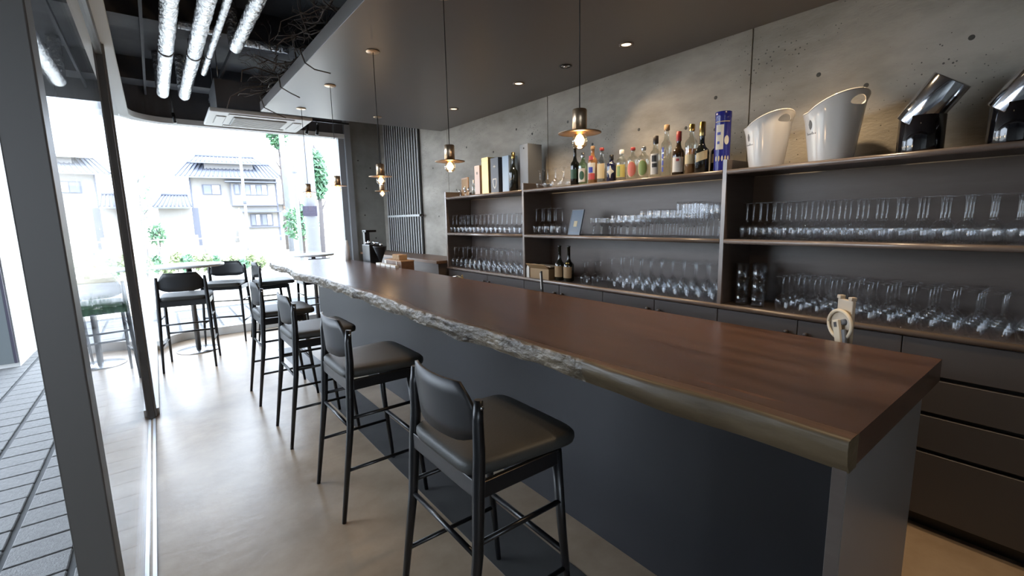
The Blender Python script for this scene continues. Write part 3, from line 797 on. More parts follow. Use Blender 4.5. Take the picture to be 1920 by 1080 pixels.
# black cylinder coolers with a tilted silver tube in each
def cooler(x, y, lb):
    c = E('wine_cooler', lb, 'wine cooler', (x, y, ZT), 0, 'black wine coolers with silver tubes')
    lathe('black_base', [(0, 0), (.078, 0), (.079, .003), (.079, .150), (.077, .152), (.072, .150), (.072, .01), (0, .01)], M['blackgloss'], c, 36)
    t = lathe('silver_tube', [(0, 0), (.068, 0), (.070, .003), (.070, .195), (.0685, .198), (.066, .195), (.066, .02), (0, .02)], M['silver'], c, 36)
    t.matrix_local = Matrix.Translation((-.005, .030, .122)) @ Matrix.Rotation(math.radians(36), 4, 'X') @ Matrix.Rotation(math.radians(-4), 4, 'Y')
    return c
cooler(2.66, .545, 'black wine cooler with a tilted silver tube, beside the larger ice bucket')
cooler(2.66, .265, 'black wine cooler with a tilted silver tube, second from the larger ice bucket')

# menu card, sparkling bottles and open carton in the middle unit
mc = E('menu_card', 'blue grey menu card with a pale square, leaning on the middle board', 'card', (2.592, 2.57, ZM+.0025)); mc.rotation_euler = (0, math.radians(14), math.radians(-8))
box('board', 0, .008, -.075, .075, 0, .20, M['menublue'], mc, bev=.001)
for (a, b_, c_, d_) in ((-.075, .075, .0, .006), (-.075, .075, .194, .20), (-.075, -.069, .006, .194), (.069, .075, .006, .194)):
    box('border', -.002, 0, a, b_, c_, d_, M['boxgrey'], mc)
box('pale_square', -.0015, 0, -.02, .02, .065, .11, M['lab_cream'], mc)
for k in range(3): box('text_line', -.0012, 0, -.05, .05-.01*k, .026+.012*k, .030+.012*k, M['boxgrey'], mc)
bottle(2.60, 2.735, ZB, .285, .040, .013, 'bottledark', 'dark sparkling wine bottle with a tan label, closer to the open carton', .45, None, 0, (('kraft', .03, .12, 1.0, 0, None),), name='sparkling_bottle', group='two dark bottles on the worktop')
bottle(2.60, 2.63, ZB, .285, .042, .013, 'bottledark', 'dark sparkling wine bottle with a tan label and gold seal, beside the upturned glasses', .45, None, 0, (('kraft', .03, .12, 1.0, 0, None), ('cap_gold', .145, .155, .3, .2, None)), name='sparkling_bottle', group='two dark bottles on the worktop')
ca = E('open_carton', 'open kraft carton with a pale card and folded flaps on the worktop', 'carton', (2.545, 2.93, ZB))
box('carton_side', 0, .004, -.12, .12, 0, .085, M['kraft'], ca); box('carton_side', .12, .124, -.12, .12, 0, .10, M['kraft'], ca)
box('carton_side', .004, .12, .116, .12, 0, .10, M['kraft'], ca); box('carton_side', .004, .12, -.12, -.116, 0, .085, M['kraft'], ca)
fl_ = box('flap', 0, .004, .0, .24, 0, .06, M['kraft'], ca); fl_.location = (.0, -.12, .085); fl_.rotation_euler = (0, math.radians(-50), 0)
prism('pale_card', [(.125, 0), (.160, 0), (.160, .075), (.145, .115), (.125, .115)], 'x', -.006, -.002, M['lab_white'], ca)
tray = E('serving_paddle', 'pale grey paddle with a square ring handle lying across the carton', 'paddle', (2.545, 2.95, ZB+.104))
box('blade', 0, .10, -.16, .06, 0, .010, M['beige'], tray, bev=.002)
for (a, b_, c_, d_) in ((0, .06, .06, .07), (0, .06, .11, .12), (0, .012, .07, .11), (.048, .06, .07, .11)):
    box('ring_handle', a, b_, c_, d_, 0, .012, M['beige'], tray)

# ================================================================== THINGS ON THE INNER WORKTOP / BAR
ZI = .8785
lv = E('lever_corker', 'beige lever machine with a ring plate standing behind the bar by the drawer unit', 'bar tool', (1.98, .57, ZI), math.radians(-38))
box('foot_plate', -.03, .05, -.05, .05, 0, .008, M['beige'], lv)
box('back_plate', .0, .014, -.038, .038, .008, .205, M['beige'], lv, bev=.003)
box('lug', -.004, .016, -.038, -.020, .205, .218, M['beige'], lv, bev=.002); box('lug', -.004, .016, .020, .038, .205, .218, M['beige'], lv, bev=.002)
bmr = bmesh.new()
o = pyd('ring', *tubev([(-.012, .060*math.cos(2*PI*k/36), .112+.052*math.sin(2*PI*k/36)) for k in range(37)], .0062, 8), M['cream'], lv, True)
lathe('ring_plate', [(0, .004), (.054, .004), (.055, 0), (0, 0)], M['beige'], lv, 32).matrix_local = Matrix.Translation((-.004, 0, .112)) @ Matrix.Rotation(-PI/2, 4, 'Y')
lev = box('lever', -.012, 0, -.015, .015, -.12, .0, M['cream'], lv, bev=.002); lev.location = (-.020, -.0, .130); lev.rotation_euler = (math.radians(-16), 0, 0)
box('lever_slot', -.0135, -.012, -.007, .007, -.026, -.008, M['knob'], lev)
hk = box('hook', -.010, 0, -.010, .010, -.05, .0, M['boxgrey'], lv, bev=.002); hk.location = (-.014, -.03, .100); hk.rotation_euler = (math.radians(-12), 0, 0)
lathe('pivot', [(0, .012), (.010, .012), (.012, 0)], M['boxgrey'], lv, 14).matrix_local = Matrix.Translation((-.008, -.02, .125)) @ Matrix.Rotation(-PI/2, 4, 'Y')
tl = E('tap_lever', 'slim white tap lever with a dark outline rising behind the bar', 'tap', (1.98, 2.25, ZI), math.radians(-30))
lathe('tap_base', [(0, 0), (.022, 0), (.022, .010), (.010, .016), (.009, .06), (0, .06)], M['black'], tl, 16)
b1 = box('lever_handle', -.006, .006, -.014, .014, 0, .13, M['black'], tl, bev=.003); b1.location = (0, 0, .05); b1.rotation_euler = (math.radians(-14), 0, 0)
box('lever_face', -.008, -.006, -.010, .010, .012, .118, M['white'], b1)
fa = E('brass_tap', 'small brass tap behind the bar in front of the screen-side cabinets', 'tap', (1.98, 3.25, ZI))
lathe('tap_body', [(0, 0), (.016, 0), (.014, .02), (.010, .05), (0, .055)], M['cap_gold'], fa, 14)
tube('spout', [(0, 0, .045), (-.03, .03, .062), (-.05, .06, .055), (-.055, .07, .03)], .007, M['steel'], fa, 8)
tube('cross_handle', [(-.02, -.03, .065), (.02, .03, .065)], .006, M['cap_gold'], fa, 8)
# coffee grinder group and boxes at the far end
ZS = .8785
cg = E('coffee_grinder', 'black coffee grinder with a chrome topped hopper at the far end of the bar', 'grinder', (2.0, 5.25, ZS))
box('body', -.07, .07, -.07, .16, 0, .26, M['black'], cg, bev=.006)
box('column', -.03, .03, .16, .22, 0, .42, M['black'], cg, bev=.004)
box('column_head', -.03, .10, .12, .24, .40, .425, M['black'], cg, bev=.004)
lathe('hopper', [(.010, .06), (.02, .09), (.075, .235), (.077, .245), (.07, .245), (.016, .10)], M['black'], cg, 24, (.02, -.16, 0))
tube('hopper_arm', [(.02, -.16, .09), (.02, -.16, 0.0)], .010, M['brownwood'], cg, 8)
for (x, y, z, r) in [(-.03, .12, .275, .016), (-.03, .03, .285, .024), (.02, -.20, .262, .020), (.0, -.06, .275, .014), (-.03, -.05, .07, .014)]:
    lathe('chrome_knob', [(0, -r), (r*.7, -r*.7), (r, 0), (r*.7, r*.7), (0, r)], M['chrome'], cg, 14, (x, y, z))
tube('rail', [(-.02, .11, .29), (.0, -.19, .283)], .004, M['chrome'], cg, 6)
lathe('white_flask', [(0, 0), (.03, 0), (.03, .16), (.018, .20), (.016, .235), (0, .235)], M['white'], None, 16)
wfk = bpy.data.objects['white_flask']; wfk.location = (1.82, 5.62, CT+.001); tag(wfk, 'slim white flask on the bar slab beside the coffee grinder', 'flask')
wb = E('wooden_box', 'low brown wooden box with a pale end at the back of the bar', 'box', (2.0, 4.55, ZS))
box('body', -.07, .07, -.22, .20, 0, .115, M['brownwood'], wb, bev=.002); box('pale_end', -.074, -.07, .15, .20, 0, .115, M['lab_white'], wb); box('lid', -.075, .075, -.22, .20, .115, .125, M['wood'], wb, bev=.002)
box('divider', -.076, -.07, -.12, -.105, 0, .115, M['lab_white'], wb)
bk = E('wicker_block', 'tan woven block standing on the wooden box', 'basket', (2.0, 4.52, ZS+.125))
box('body', -.045, .045, -.09, .09, 0, .055, M['cork'], bk, bev=.006)
for k in range(5): box('weave_band', -.047, -.045, -.085+.036*k, -.065+.036*k, .004, .051, M['kraft'], bk)
for k in range(4):
    tl_ = box('card_stack', -.018, .018, -.055, .055, 0, .022, M['lab_white'], None, bev=.001); tl_.location = (1.835, 4.66-k*.128, CT+.0008)
    tag(tl_, 'white card pack in the line along the back edge of the bar slab', 'card pack', 'white card packs')
cb = E('cutting_board', 'thin pale wooden board lying beside the wooden box', 'board', (2.015, 4.05, ZS)); box('board', -.07, .07, -.26, .26, 0, .018, M['wood'], cb, bev=.003); lathe('hang_hole', [(0, .0005), (.012, .0005), (.012, 0)], M['knob'], cb, 12, (0, -.23, .018))

# ================================================================== CEILING THINGS
def pendant(x, y, ztop, lb):
    p = E('pendant_lamp', lb, 'pendant lamp', (x, y, ZC), 0, 'bronze pendant lamps')
    d = ztop-ZC
    lathe('canopy', [(0, 0), (.042, 0), (.042, -.005), (.039, -.007), (0, -.007)], M['bronze'], p, 28)
    tube('cable', [(0, 0, -.006), (0, 0, d+.002)], .0022, M['cable'], p, 6)
    lathe('socket', [(0, d), (.022, d), (.025, d-.003), (.025, d-.078), (.021, d-.078), (.021, d-.02), (0, d-.02)], M['bronze'], p, 24)
    lathe('disc', [(.024, d-.074), (.074, d-.078), (.0745, d-.080), (.024, d-.077)], M['brassdisc'], p, 40)
    b = lathe('bulb', [(.012, d-.065), (.014, d-.078), (.024, d-.092), (.0275, d-.106), (.024, d-.121), (.012, d-.131), (0, d-.133)], M['bulbglass'], p, 20)
    lathe('filament', [(0, d-.080), (.010, d-.087), (.018, d-.102), (.014, d-.117), (0, d-.124)], M['filament'], b, 12)
    l = bpy.data.lights.new('bulb_light', 'POINT'); l.energy = 2.0; l.color = (1, .66, .36); l.shadow_soft_size = .03
    lo = bpy.data.objects.new('bulb_light', l); COL.objects.link(lo); lo.parent = p; lo.location = (0, 0, d-.170)
    return p
names = ['first', 'second', 'third', 'fourth', 'fifth']
for k in range(5):
    pendant(1.204, 1.163+.890*k, 1.771, 'bronze pendant lamp with a disc shade, %s from the bare end plate of the bar' % names[k])
pendant(1.93, 4.70, 1.795, 'bronze pendant lamp hanging over the far inner side of the bar, off the row')
def downlight(x, y, z, lb, dark=False, energy=30, aim=None, lamp=True):
    d = E('downlight', lb, 'downlight', (x, y, z), 0, 'recessed downlights')
    lathe('ring', [(.030, -.0), (.046, -.001), (.046, -.005), (.034, -.006), (.030, -.002)], M['black'] if dark else M['nosing'], d, 28)
    lathe('reflector', [(.031, -.002), (.020, -.0005), (0, -.0003)], M['chrome'] if dark else M['downlamp'], d, 24)
    if dark: lathe('lamp_head', [(0, -.012), (.012, -.010), (.016, -.003), (0, -.001)], M['chrome'], d, 16)
    if lamp:
        l = bpy.data.lights.new('downlight_beam', 'SPOT'); l.energy = energy; l.color = (1, .74, .46); l.spot_size = math.radians(95); l.spot_blend = .7; l.shadow_soft_size = .025
        lo = bpy.data.objects.new('downlight_beam', l); COL.objects.link(lo); lo.parent = d; lo.location = (0, 0, -.016)
        if aim: lo.rotation_euler = (Vector(aim)-Vector((x, y, z))).to_track_quat('-Z', 'Y').to_euler()
downlight(2.44, 1.96, ZC, 'recessed warm downlight above the spirit bottles')
downlight(2.415, 2.47, ZC, 'dark adjustable downlight between two warm ones', True, 22, (2.6, 1.6, 1.4))
downlight(2.40, 2.98, ZC, 'recessed warm downlight second from the spirit bottle end')
downlight(2.40, 3.98, ZC, 'recessed warm downlight close to the slatted screen')
downlight(2.44, .95, ZC, 'warm downlight added out of view above the ice buckets')  # extra lamp outside the frame, put in to light the buckets
downlight(1.70, .45, ZC, 'warm downlight added out of view above the bare end of the bar')  # extra lamp outside the frame, put in to brighten the bar end

# ceiling cassette air conditioner
ac = E('air_conditioner', 'white square ceiling cassette air conditioner near the window', 'air conditioner', (1.03, 5.86, 2.50), math.radians(-1))
box('housing', -.40, .40, -.33, .33, .04, .33, M['hiceil'], ac)
box('fascia', -.475, .475, -.40, .40, 0, .04, M['ac'], ac, bev=.012)
gr = box('grille', -.25, .25, -.22, .22, -.012, .0, M['acgrille'], ac, bev=.004)
for k in range(10): box('grille_slat', -.24, .24, -.205+.044*k, -.190+.044*k, -.015, -.012, M['ac'], gr)
for (a, b_, c_, d_) in ((-.30, .30, -.345, -.275), (-.30, .30, .275, .345), (-.40, -.32, -.20, .20), (.32, .40, -.20, .20)):
    box('louver', a, b_, c_, d_, -.008, .0, M['ac'], ac, bev=.003)
    box('louver_gap', a-.008, b_+.008, c_-.008, d_+.008, -.002, .001, M['frame'], ac)
for (x, y) in ((-.36, -.29), (.36, -.29), (-.36, .29), (.36, .29)):
    tube('hanger_rod', [(x, y, .33), (x, y, ZH-2.50)], .005, M['steel'], ac, 6)
# foil ducts
def duct(pts, r, lb):
    n = len(pts); P_ = []
    for a, b in zip(pts, pts[1:]):
        a, b = Vector(a), Vector(b); k = max(2, int((b-a).length/.03))
        P_ += [a+(b-a)*i/k for i in range(k)]
    P_.append(Vector(pts[-1]))
    rnd = random.Random(len(lb))
    R_ = [r*(1+rnd.uniform(-.035, .035)) for _ in P_]
    d = E('foil_duct', lb, 'duct', tuple(P_[0]), 0, 'silver foil ducts')
    V, Fc = tubev([p-P_[0] for p in P_], R_, 18)
    V = [v+Vector((rnd.uniform(-1, 1), rnd.uniform(-1, 1), rnd.uniform(-1, 1)))*r*.035 for v in V]
    pyd('sleeve', V, Fc, M['foil'], d, True)
    for i in range(60, len(P_)-3, 75):
        q = [p-P_[0] for p in P_[i:i+2]]; V, Fc = tubev(q, r*1.06, 18); pyd('strap', V, Fc, M['frame'], d, True)
    for i in range(12, len(P_), 45):
        q = P_[i]-P_[0]; tube('hanger', [q+Vector((0, 0, r*.9)), Vector((q.x, q.y, ZH-P_[0].z))], .004, M['frame'], d, 6)
def elbow(x, y0, y1, z): return [(x, y0, z), (x, y1-.06, z), (x, y1-.02, z+.02), (x, y1, z+.07), (x, y1+.005, ZH-.005)]
duct(elbow(.22, .5, 6.10, 2.74), .050, 'fat foil duct along the dark ceiling, the one nearest the street glazing')
duct(elbow(.40, .5, 6.10, 2.74), .048, 'fat foil duct along the dark ceiling, second from the street glazing')
duct(elbow(.50, .5, 5.15, 2.74), .022, 'thin foil duct along the dark ceiling')
duct([(.645, .5, 2.74), (.645, 3.6, 2.74), (.640, 4.20, 2.73), (.64, 4.25, 2.75), (.64, 4.26, 2.86), (.64, 4.265, ZH-.005)], .042, 'foil duct beside the bundle of dry branches')
duct([(.30, 4.36, 2.87), (.57, 4.36, 2.87)], .030, 'short thin foil pipe crossing over the fat ducts')
duct([(.72, 4.38, 2.84), (1.05, 4.37, 2.84)], .034, 'short foil pipe running into the dry branches')
# dry branches lying along the soffit edge
br = E('dry_branch_bundle', 'tangled bundle of dry branches lying along the edge of the dropped ceiling', 'branches', (.98, 3.9, ZC+.085))
rb = random.Random(11)
def branch(p, d, ln, r, depth, V, Fc, k=6):
    pts = [Vector(p)]; dd = Vector(d).normalized()
    for i in range(k):
        dd = (dd+Vector((rb.uniform(-.45, .45), rb.uniform(-.45, .45), rb.uniform(-.40, .40)))).normalized()
        q = pts[-1]+dd*ln/k
        if q.z < .024: q.z = .024
        if q.z > .30: q.z = .30
        if q.x < -.24: q.x = -.24
        if q.y > 1.12: q.y = 1.12
        pts.append(q)
    rad = [r*(1-.75*i/k) for i in range(k+1)]
    v, f = tubev(pts, rad, 5); n0 = len(V); V += v; Fc += [tuple(i+n0 for i in t) for t in f]
    if depth:
        for j in range(2, k+1):
            if rb.random() < .8:
                branch(pts[j], dd+Vector((rb.uniform(-1, 1), rb.uniform(-1, 1), rb.uniform(-.7, .7))), ln*rb.uniform(.35, .6), rad[j]*.8, depth-1, V, Fc, 4)
for i in range(44):
    V, Fc = [], []
    y = -1.25+2.35*(i/43)+rb.uniform(-.1, .1)
    branch((rb.uniform(-.07, .16), y, rb.uniform(.024, .10)), (rb.uniform(-.9, .25), rb.choice((-1, 1))*rb.uniform(.3, 1), rb.uniform(-.1, .45)), rb.uniform(.30, .55), rb.uniform(.005, .009), 2, V, Fc)
    pyd('branch', V, Fc, M['twig'], br, True)
for (y, pts) in [(1.0, [(-.03, .95, .05), (-.09, .93, .0), (-.07, .90, -.10), (.02, .83, -.16), (.08, .80, -.19)]), (.15, [(-.02, .2, .05), (-.085, .18, .0), (-.09, .13, -.10), (-.05, .02, -.16), (.0, -.04, -.20)]),
                 (-.5, [(-.02, -.45, .05), (-.085, -.47, .01), (-.07, -.52, -.09), (-.03, -.58, -.14), (.06, -.62, -.16)]),
                 (.9, [(-.05, .70, .05), (-.22, .78, .02), (-.34, .82, -.06), (-.37, .86, -.15)]), (.3, [(-.05, .4, .06), (-.2, .42, .1), (-.30, .38, .05), (-.32, .36, -.04)])]:
    tube('branch', pts, [.006, .0055, .005, .0045, .004][:len(pts)], M['twig'], br, 6)
# track with spotlights near the window
tr = E('spot_track', 'black ceiling track with two small spotlights above the second round table', 'track light', (1.72, 6.55, 2.72))
box('track', -.35, .55, -.012, .012, 0, .022, M['black'], tr)
for x in (-.3, .5): tube('hanger_rod', [(x, 0, .02), (x, 0, ZH-2.72)], .004, M['black'], tr, 6)
for x in (.0, .13):
    tube('spot_stem', [(x, 0, .004), (x, 0, -.05)], .005, M['steel'], tr, 8)
    tube('spot_head', [(x+.008, -.01, -.045), (x-.012, .0, -.17)], [.020, .022], M['black'], tr, 14)
s1 = E('ceiling_spotlight', 'single black spotlight hanging from the dark ceiling by the rounded corner', 'spotlight', (.31, 6.6, 2.66))
tube('spot_stem', [(0, 0, ZH-2.66), (0, 0, .0)], .005, M['black'], s1, 8); tube('spot_head', [(0, 0, 0), (.012, -.005, -.11)], [.016, .018], M['black'], s1, 12)

# ================================================================== OUTSIDE
GZ = -.03
struct(box('ground', -60, 90, -30, 9.5, GZ-.2, GZ-.02, M['pavjoint'])).location = (0, 0, 0)
# shift the broad ground so it never cuts the room floor slab
g = bpy.data.objects['ground']; g.location.z = -.13
pv = struct(box('pavement', -3.6, XG-.05, -1.5, 9.6, GZ-.06, GZ-.012, M['pavjoint']))
pf = struct(box('pavement_front', XG-.05, 2.6, 7.22, 9.6, GZ-.06, GZ-.012, M['pavjoint']))
me = None
cells = [(pv, -.31-.25*i, 1.95+.175*j) for i in range(6) for j in range(33)]+[(pf, .02+.25*i, 7.35+.175*j) for i in range(8) for j in range(12)]
for (par, x, y) in cells:
    if me is None:
        o = box('paver', -.112, .112, -.083, .083, -.02, 0, M['paver'], par, bev=.004, seg=1); me = o.data
    else: o = link('paver', me, None, par)
    o.location = (x, y, GZ+random.uniform(-.0015, .0015))
struct(box('pavement_far', -30, 60, 9.6, 11.0, GZ-.06, GZ-.004, M['soil']))
struct(box('road', -60, 90, 11.0, 16.5, GZ-.10, GZ-.05, M['road']))
struct(box('ground_far', -90, 120, 16.5, 120, GZ-.12, GZ-.03, M['soil']))
# eave over the pavement, its unseen near part widened for shade; pier and sign
ev = struct(box('roof_eave', -3.9, -.26, -5.0, 3.6, 2.80, 3.2, M['hiceil']))
box('eave_strip', -1.7, -.26, 3.6, 7.1, 2.80, 3.2, M['hiceil'], ev)
for y in (1.6, 3.3, 5.0): lathe('eave_light', [(0, -.004), (.05, -.004), (.055, 0), (0, 0)], M['exwhite'], ev, 20, (-.9, y, 2.80))
struct(box('wall_light_block', -3.9, -3.6, -5.0, 3.4, GZ-.08, 3.2, M['concrete_dark']))  # unseen wall, added to hold back light from the street side
pr_ = struct(box('wall_outside_pier', -2.3, -1.27, 6.9, 8.4, GZ-.01, 3.2, M['exwhite']))
sg = E('sign_board', 'dark grey board with red and white marks fixed to the white outdoor pier', 'sign', (-1.30, 6.89, 0.02))
box('panel', -.62, 0, -.03, .008, 0, 2.4, M['signgrey'], sg, bev=.003); box('panel_edge', 0, .02, -.035, .008, 0, 2.4, M['sign'], sg)
for (x, z, w, h) in ((-.18, .98, .07, .02), (-.16, .95, .015, .09), (-.19, .91, .06, .018), (-.17, .83, .08, .02), (-.15, .78, .02, .06)):
    box('red_stroke', x-w/2, x+w/2, -.033, -.030, z-h/2, z+h/2, M['signred'], sg)
prism('white_dot', disc_pts(-.17, .58, .035, 18), 'y', -.033, -.030, M['lab_white'], sg)
# planter with grass outside the door glass
pl = E('grass_planter', 'low stone planter with tufts of grass on the pavement outside', 'planter', (-.95, 9.2, GZ))
prism('stone_rim', [(-.8, -.35), (.9, -.35), (.8, .35), (-.6, .35)], 'z', 0, .16, M['pole'], pl, bev=.02)
rg = random.Random(5); V, Fc = [], []
for i in range(500):
    x, y = rg.uniform(-.6, .7), rg.uniform(-.25, .25); h = rg.uniform(.12, .34); a = rg.uniform(0, PI); n0 = len(V)
    dx, dy = math.cos(a)*.012, math.sin(a)*.012; lx, ly = rg.uniform(-.1, .1), rg.uniform(-.1, .1)
    V += [(x-dx, y-dy, .15), (x+dx, y+dy, .15), (x+lx, y+ly, .15+h)]; Fc.append((n0, n0+1, n0+2))
gg = pyd('grass', V, Fc, M['leafg'], pl); gg['kind'] = 'stuff'

def polar(deg, R): a = math.radians(deg); return R*math.sin(a), R*math.cos(a)
# house across the street, local frame: x to the right, y away, z up
def house_frame(name, lb, deg, R, turn=0):
    x, y = polar(deg, R); return E(name, lb, 'house', (x, y, GZ-.03), math.radians(-deg+turn))
def tile_roof(parent, x0, x1, zlo, zhi, y0, y1, inset0, inset1, pitch=.30, name='roof'):
    r = pyd(name, [(x0, y0, zlo), (x1, y0, zlo), (x1-inset1, y1, zhi), (x0+inset0, y1, zhi), (x0, y0, zlo-.12), (x1, y0, zlo-.12), (x1-inset1, y1, zhi-.12), (x0+inset0, y1, zhi-.12)],
            [(0, 1, 2, 3), (4, 7, 6, 5), (0, 4, 5, 1), (1, 5, 6, 2), (2, 6, 7, 3), (3, 7, 4, 0)], M['roof'], parent)
    n = int((x1-x0)/pitch)
    for i in range(n+1):
        t = i/n; a = Vector((x0+(x1-x0)*t, y0, zlo+.02)); b = Vector((x0+inset0+(x1-inset1-x0-inset0)*t, y1, zhi+.02))
        tube('tile_rib', [a, b], .055, M['exdark'], r, 5)
    tube('ridge', [(x0+inset0, y1, zhi+.05), (x1-inset1, y1, zhi+.05)], .12, M['exdark'], r, 6)
    return r
def hwin(parent, x0, x1, z0, z1, y, n=2):
    w = box('window', x0-.06, x1+.06, y-.08, y, z0-.06, z1+.06, M['exdark'], parent)
    for i in range(n):
        a = x0+(x1-x0)*i/n; b = x0+(x1-x0)*(i+1)/n
        box('pane', a+.04, b-.04, y-.10, y-.08, z0, z1, M['exglass'] if i % 2 == 0 else M['exwhite'], w)
R = 45.0; kx, kz = .0387, .045
def HX(px): return (px-450)*kx
def HZ(py): return max(0, 1.47+(424-py)*kz)
H = house_frame('house', 'two storey house with grey tiled hip roofs across the street', 7.23, R)
box('wall', HX(371), HX(530), 0, 6, 0, HZ(338), M['exwall'], H)
box('wall_corner_trim', HX(370), HX(373), -.06, 0, 0, HZ(340), M['exdark'], H); box('wall_corner_trim', HX(527), HX(530), -.06, 0, 0, HZ(340), M['exdark'], H)
tile_roof(H, HX(350), HX(540), HZ(340), HZ(311), -.9, 2.2, HX(366)-HX(350), HX(540)-HX(522))
box('upper_wall', HX(398), HX(488), .9, 5, HZ(326), HZ(308), M['exwall'], H)
tile_roof(H, HX(377), HX(503), HZ(312), HZ(296), .2, 3, HX(381)-HX(377), HX(503)-HX(493), name='upper_roof')
hwin(H, HX(393), HX(423), HZ(369), HZ(354), 0, 2)
hwin(H, HX(449), HX(458), HZ(369), HZ(353), -.3, 1); hwin(H, HX(468), HX(510), HZ(370), HZ(353), -.3, 4)
box('bay', HX(443), HX(526), -.3, 0, HZ(391), HZ(350), M['exwall'], H)
box('bay_trim', HX(441), HX(443), -.34, 0, HZ(391), HZ(350), M['exdark'], H); box('bay_sill', HX(441), HX(528), -.36, 0, HZ(391), HZ(389.5), M['exdark'], H)
box('awning', HX(433), HX(531), -.9, 0, HZ(349), HZ(347), M['exdark'], H); box('awning', HX(459), HX(533), -.8, 0, HZ(403), HZ(401), M['exdark'], H)
hwin(H, HX(474), HX(492), HZ(426), HZ(407), 0, 2); hwin(H, HX(495), HX(515), HZ(426), HZ(407), 0, 2)
box('window_sill', HX(464), HX(530), -.25, 0, HZ(431), HZ(429), M['exdark'], H)
acu = box('condenser', HX(448), HX(460), -.7, -.3, 0.0, HZ(427), M['ac'], H); box('fan_grille', HX(450), HX(458), -.72, -.7, .25, HZ(430), M['acgrille'], acu)
box('side_wing', HX(531), HX(543), 0.5, 5, 0, HZ(388), M['exwall'], H); box('side_wing_roof', HX(528), HX(547), 0, 5, HZ(388), HZ(385), M['roof'], H)
box('gutter_pipe', HX(540), HX(542), .35, .5, 0, HZ(388), M['exdark'], H)
A = house_frame('house', 'small white annex with a tiled roof beside the two storey house', 1.75, 40.0)
box('wall', -.85, 1.0, 0, 3, 0, 2.75, M['exwall'], A)
tile_roof(A, -1.1, 1.05, 2.75, 3.6, -.6, 1.2, .5, .12, .22)
box('gate', 1.05, 1.45, .2, .4, 0, 2.7, M['exdark'], A); box('low_wall', -1.2, 1.2, -1.2, -1.0, 0, .8, M['beige'], A)
B = house_frame('house', 'pale block house seen through the sliding door glass', -4.6, 33.0)
box('wall', -2.2, 1.8, 0, 5, 0, 5.0, M['exwall'], B); box('roof_slab', -2.4, 2.0, -.3, 5, 5.0, 5.15, M['exwhite'], B)
box('window', -1.7, .2, -.04, 0, 3.25, 3.6, M['exglass'], B); box('drain_pipe', 1.7, 1.8, -.15, -.05, 0, 4.6, M['exdark'], B)
box('balcony', 1.2, 2.4, -.7, 0, 1.9, 2.0, M['exdark'], B); box('neighbour_wing', -4.6, -2.6, 0, 5, 0, 7.4, M['pole'], B); box('base_trim', -2.3, 1.9, -.08, 0, 0, .15, M['exdark'], B)
# fence rail, hedge plants, poles, trees
fn = E('rail_fence', 'low pale rail fence across the street in front of the houses', 'fence', (*polar(4, 30), GZ-.03), math.radians(-5))
for z in (.35, .75): tube('rail', [(-14, 0, z), (10, 0, z)], .03, M['exwhite'], fn, 6)
for i in range(13): tube('post', [(-14+2*i, 0, 0), (-14+2*i, 0, .85)], .045, M['pole'], fn, 6)
def leafmass(name, parent, m, n, bx, by, bz, s, seed, kind=False, ell=True):
    r_ = random.Random(seed); V, Fc = [], []
    for i in range(n):
        while True:
            p = Vector((r_.uniform(-1, 1), r_.uniform(-1, 1), r_.uniform(-1, 1)))
            if not ell or p.length < 1: break
        c = Vector((p.x*bx, p.y*by, p.z*bz)); a = Vector((r_.uniform(-1, 1), r_.uniform(-1, 1), r_.uniform(-1, 1))).normalized()*s; b = a.orthogonal().normalized()*s*.45
        n0 = len(V); V += [c-a, c+b, c+a, c-b]; Fc.append((n0, n0+1, n0+2, n0+3))
    o = pyd(name, V, Fc, m, parent)
    return o
for i in range(15):
    deg = -2.6+i*.82; R_ = 16.7+1.2*(i % 2)+random.uniform(-.1, .1); hgt = random.uniform(.32, .62)
    pltt = E('verge_plant', 'low leafy plant in the planted strip along the road', 'plant', (*polar(deg, R_), GZ-.03), 0, 'plants along the road')
    o = leafmass('foliage', pltt, M['leafy'] if i % 3 else M['leafg'], 110, .17, .17, hgt/2, .08, i); o.location = (0, 0, hgt/2+.05)
    tube('stem', [(0, 0, 0), (0, 0, hgt*.6)], .012, M['trunk'], pltt, 5)
up_ = E('utility_pole', 'thick pale concrete utility pole with a dark sign', 'pole', (*polar(14.4, 13.0), GZ-.03), math.radians(-14))
tube('shaft', [(0, 0, 0), (0, 0, 8.0)], [.17, .13], M['pole'], up_, 20)
box('sign_panel', -.19, .14, -.22, -.17, 1.63, 1.88, M['sign'], up_); box('sign_bracket', -.10, .08, -.18, -.1, 1.72, 1.78, M['steel'], up_)
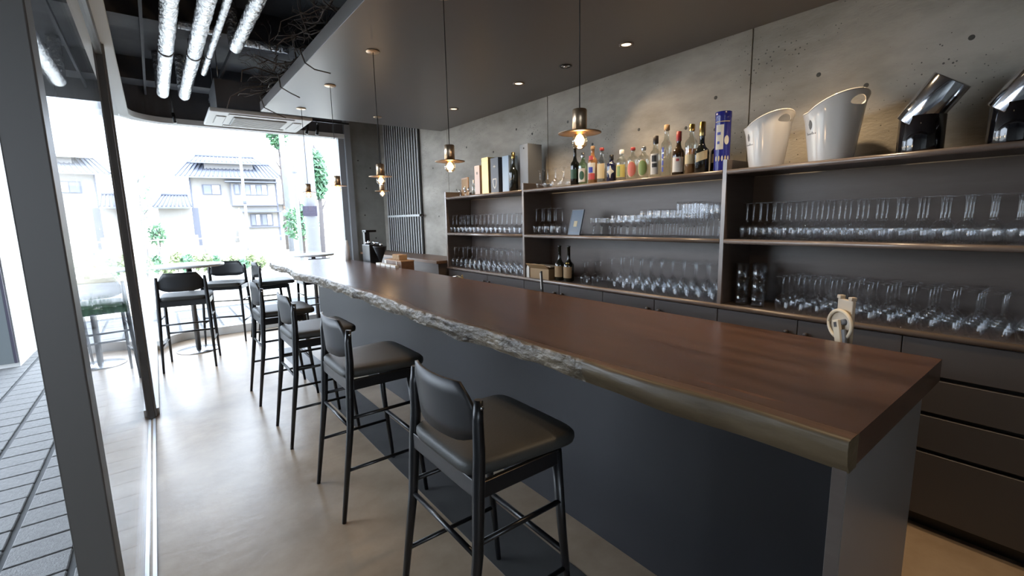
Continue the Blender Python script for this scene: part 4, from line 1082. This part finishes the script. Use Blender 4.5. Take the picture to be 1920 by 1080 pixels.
p2 = E('metal_pole', 'slim pale metal pole beside the concrete utility pole', 'pole', (*polar(13.05, 15.0), GZ-.03)); tube('shaft', [(0, 0, 0), (0, 0, 8)], .055, M['pole'], p2, 12); tube('collar', [(0, 0, 2.9), (0, 0, 3.05)], .08, M['pole'], p2, 12)
p3 = E('metal_pole', 'thin white pole standing in front of the two storey house', 'pole', (*polar(8.0, 31.0), GZ-.03)); tube('shaft', [(0, 0, 0), (0, 0, 6.0)], .07, M['exwhite'], p3, 10); tube('band', [(0, 0, 2.6), (0, 0, 2.8)], .09, M['exdark'], p3, 10)
p4 = E('tree_trunk_pole', 'tall dark blue pole rising beside the two storey house', 'pole', (*polar(12.1, 27.0), GZ-.03)); tube('shaft', [(0, 0, 0), (0, 0, 9.0)], .13, M['roof'], p4, 12); tube('cap', [(0, 0, 9.0), (0, 0, 9.1)], .15, M['roof'], p4, 12)
def tree(deg, R_, h, rx, rz_, n, lb, seed, z=None, s=.16):
    t = E('tree', lb, 'tree', (*polar(deg, R_), GZ-.03), 0, 'trees across the street')
    tube('trunk', [(0, 0, 0), (.05, 0, h*.5), (0, .05, h)], [.09, .07, .03], M['trunk'], t, 8)
    for q in range(4):
        a = q*1.7; tube('limb', [(.03, 0, h*(.45+.1*q)), (rx*.7*math.cos(a), rx*.7*math.sin(a), h*(.55+.1*q))], [.04, .012], M['trunk'], t, 6)
    o = leafmass('crown', t, M['leafg'], n, rx, rx, rz_, s, seed); o.location = (0, 0, z or h*.75)
tree(15.3, 17.0, 4.0, .34, .85, 700, 'slim leafy tree beside the concrete utility pole', 1, 3.05, .12)
tree(11.7, 29.0, 6.8, .55, .8, 420, 'narrow tree top behind the slim metal poles', 2, 6.3, .16)
tree(13.3, 24.0, 2.6, .8, .9, 500, 'bushy low tree behind the concrete utility pole', 3, 1.5, .14)
tree(.2, 37.5, 1.3, .5, .7, 160, 'small round shrub beside the white annex', 4, .95, .16)
tree(-.9, 24.0, 4.0, .45, 1.2, 120, 'sparse thin tree between the annex and the rounded glass corner', 5, 2.6, .1)
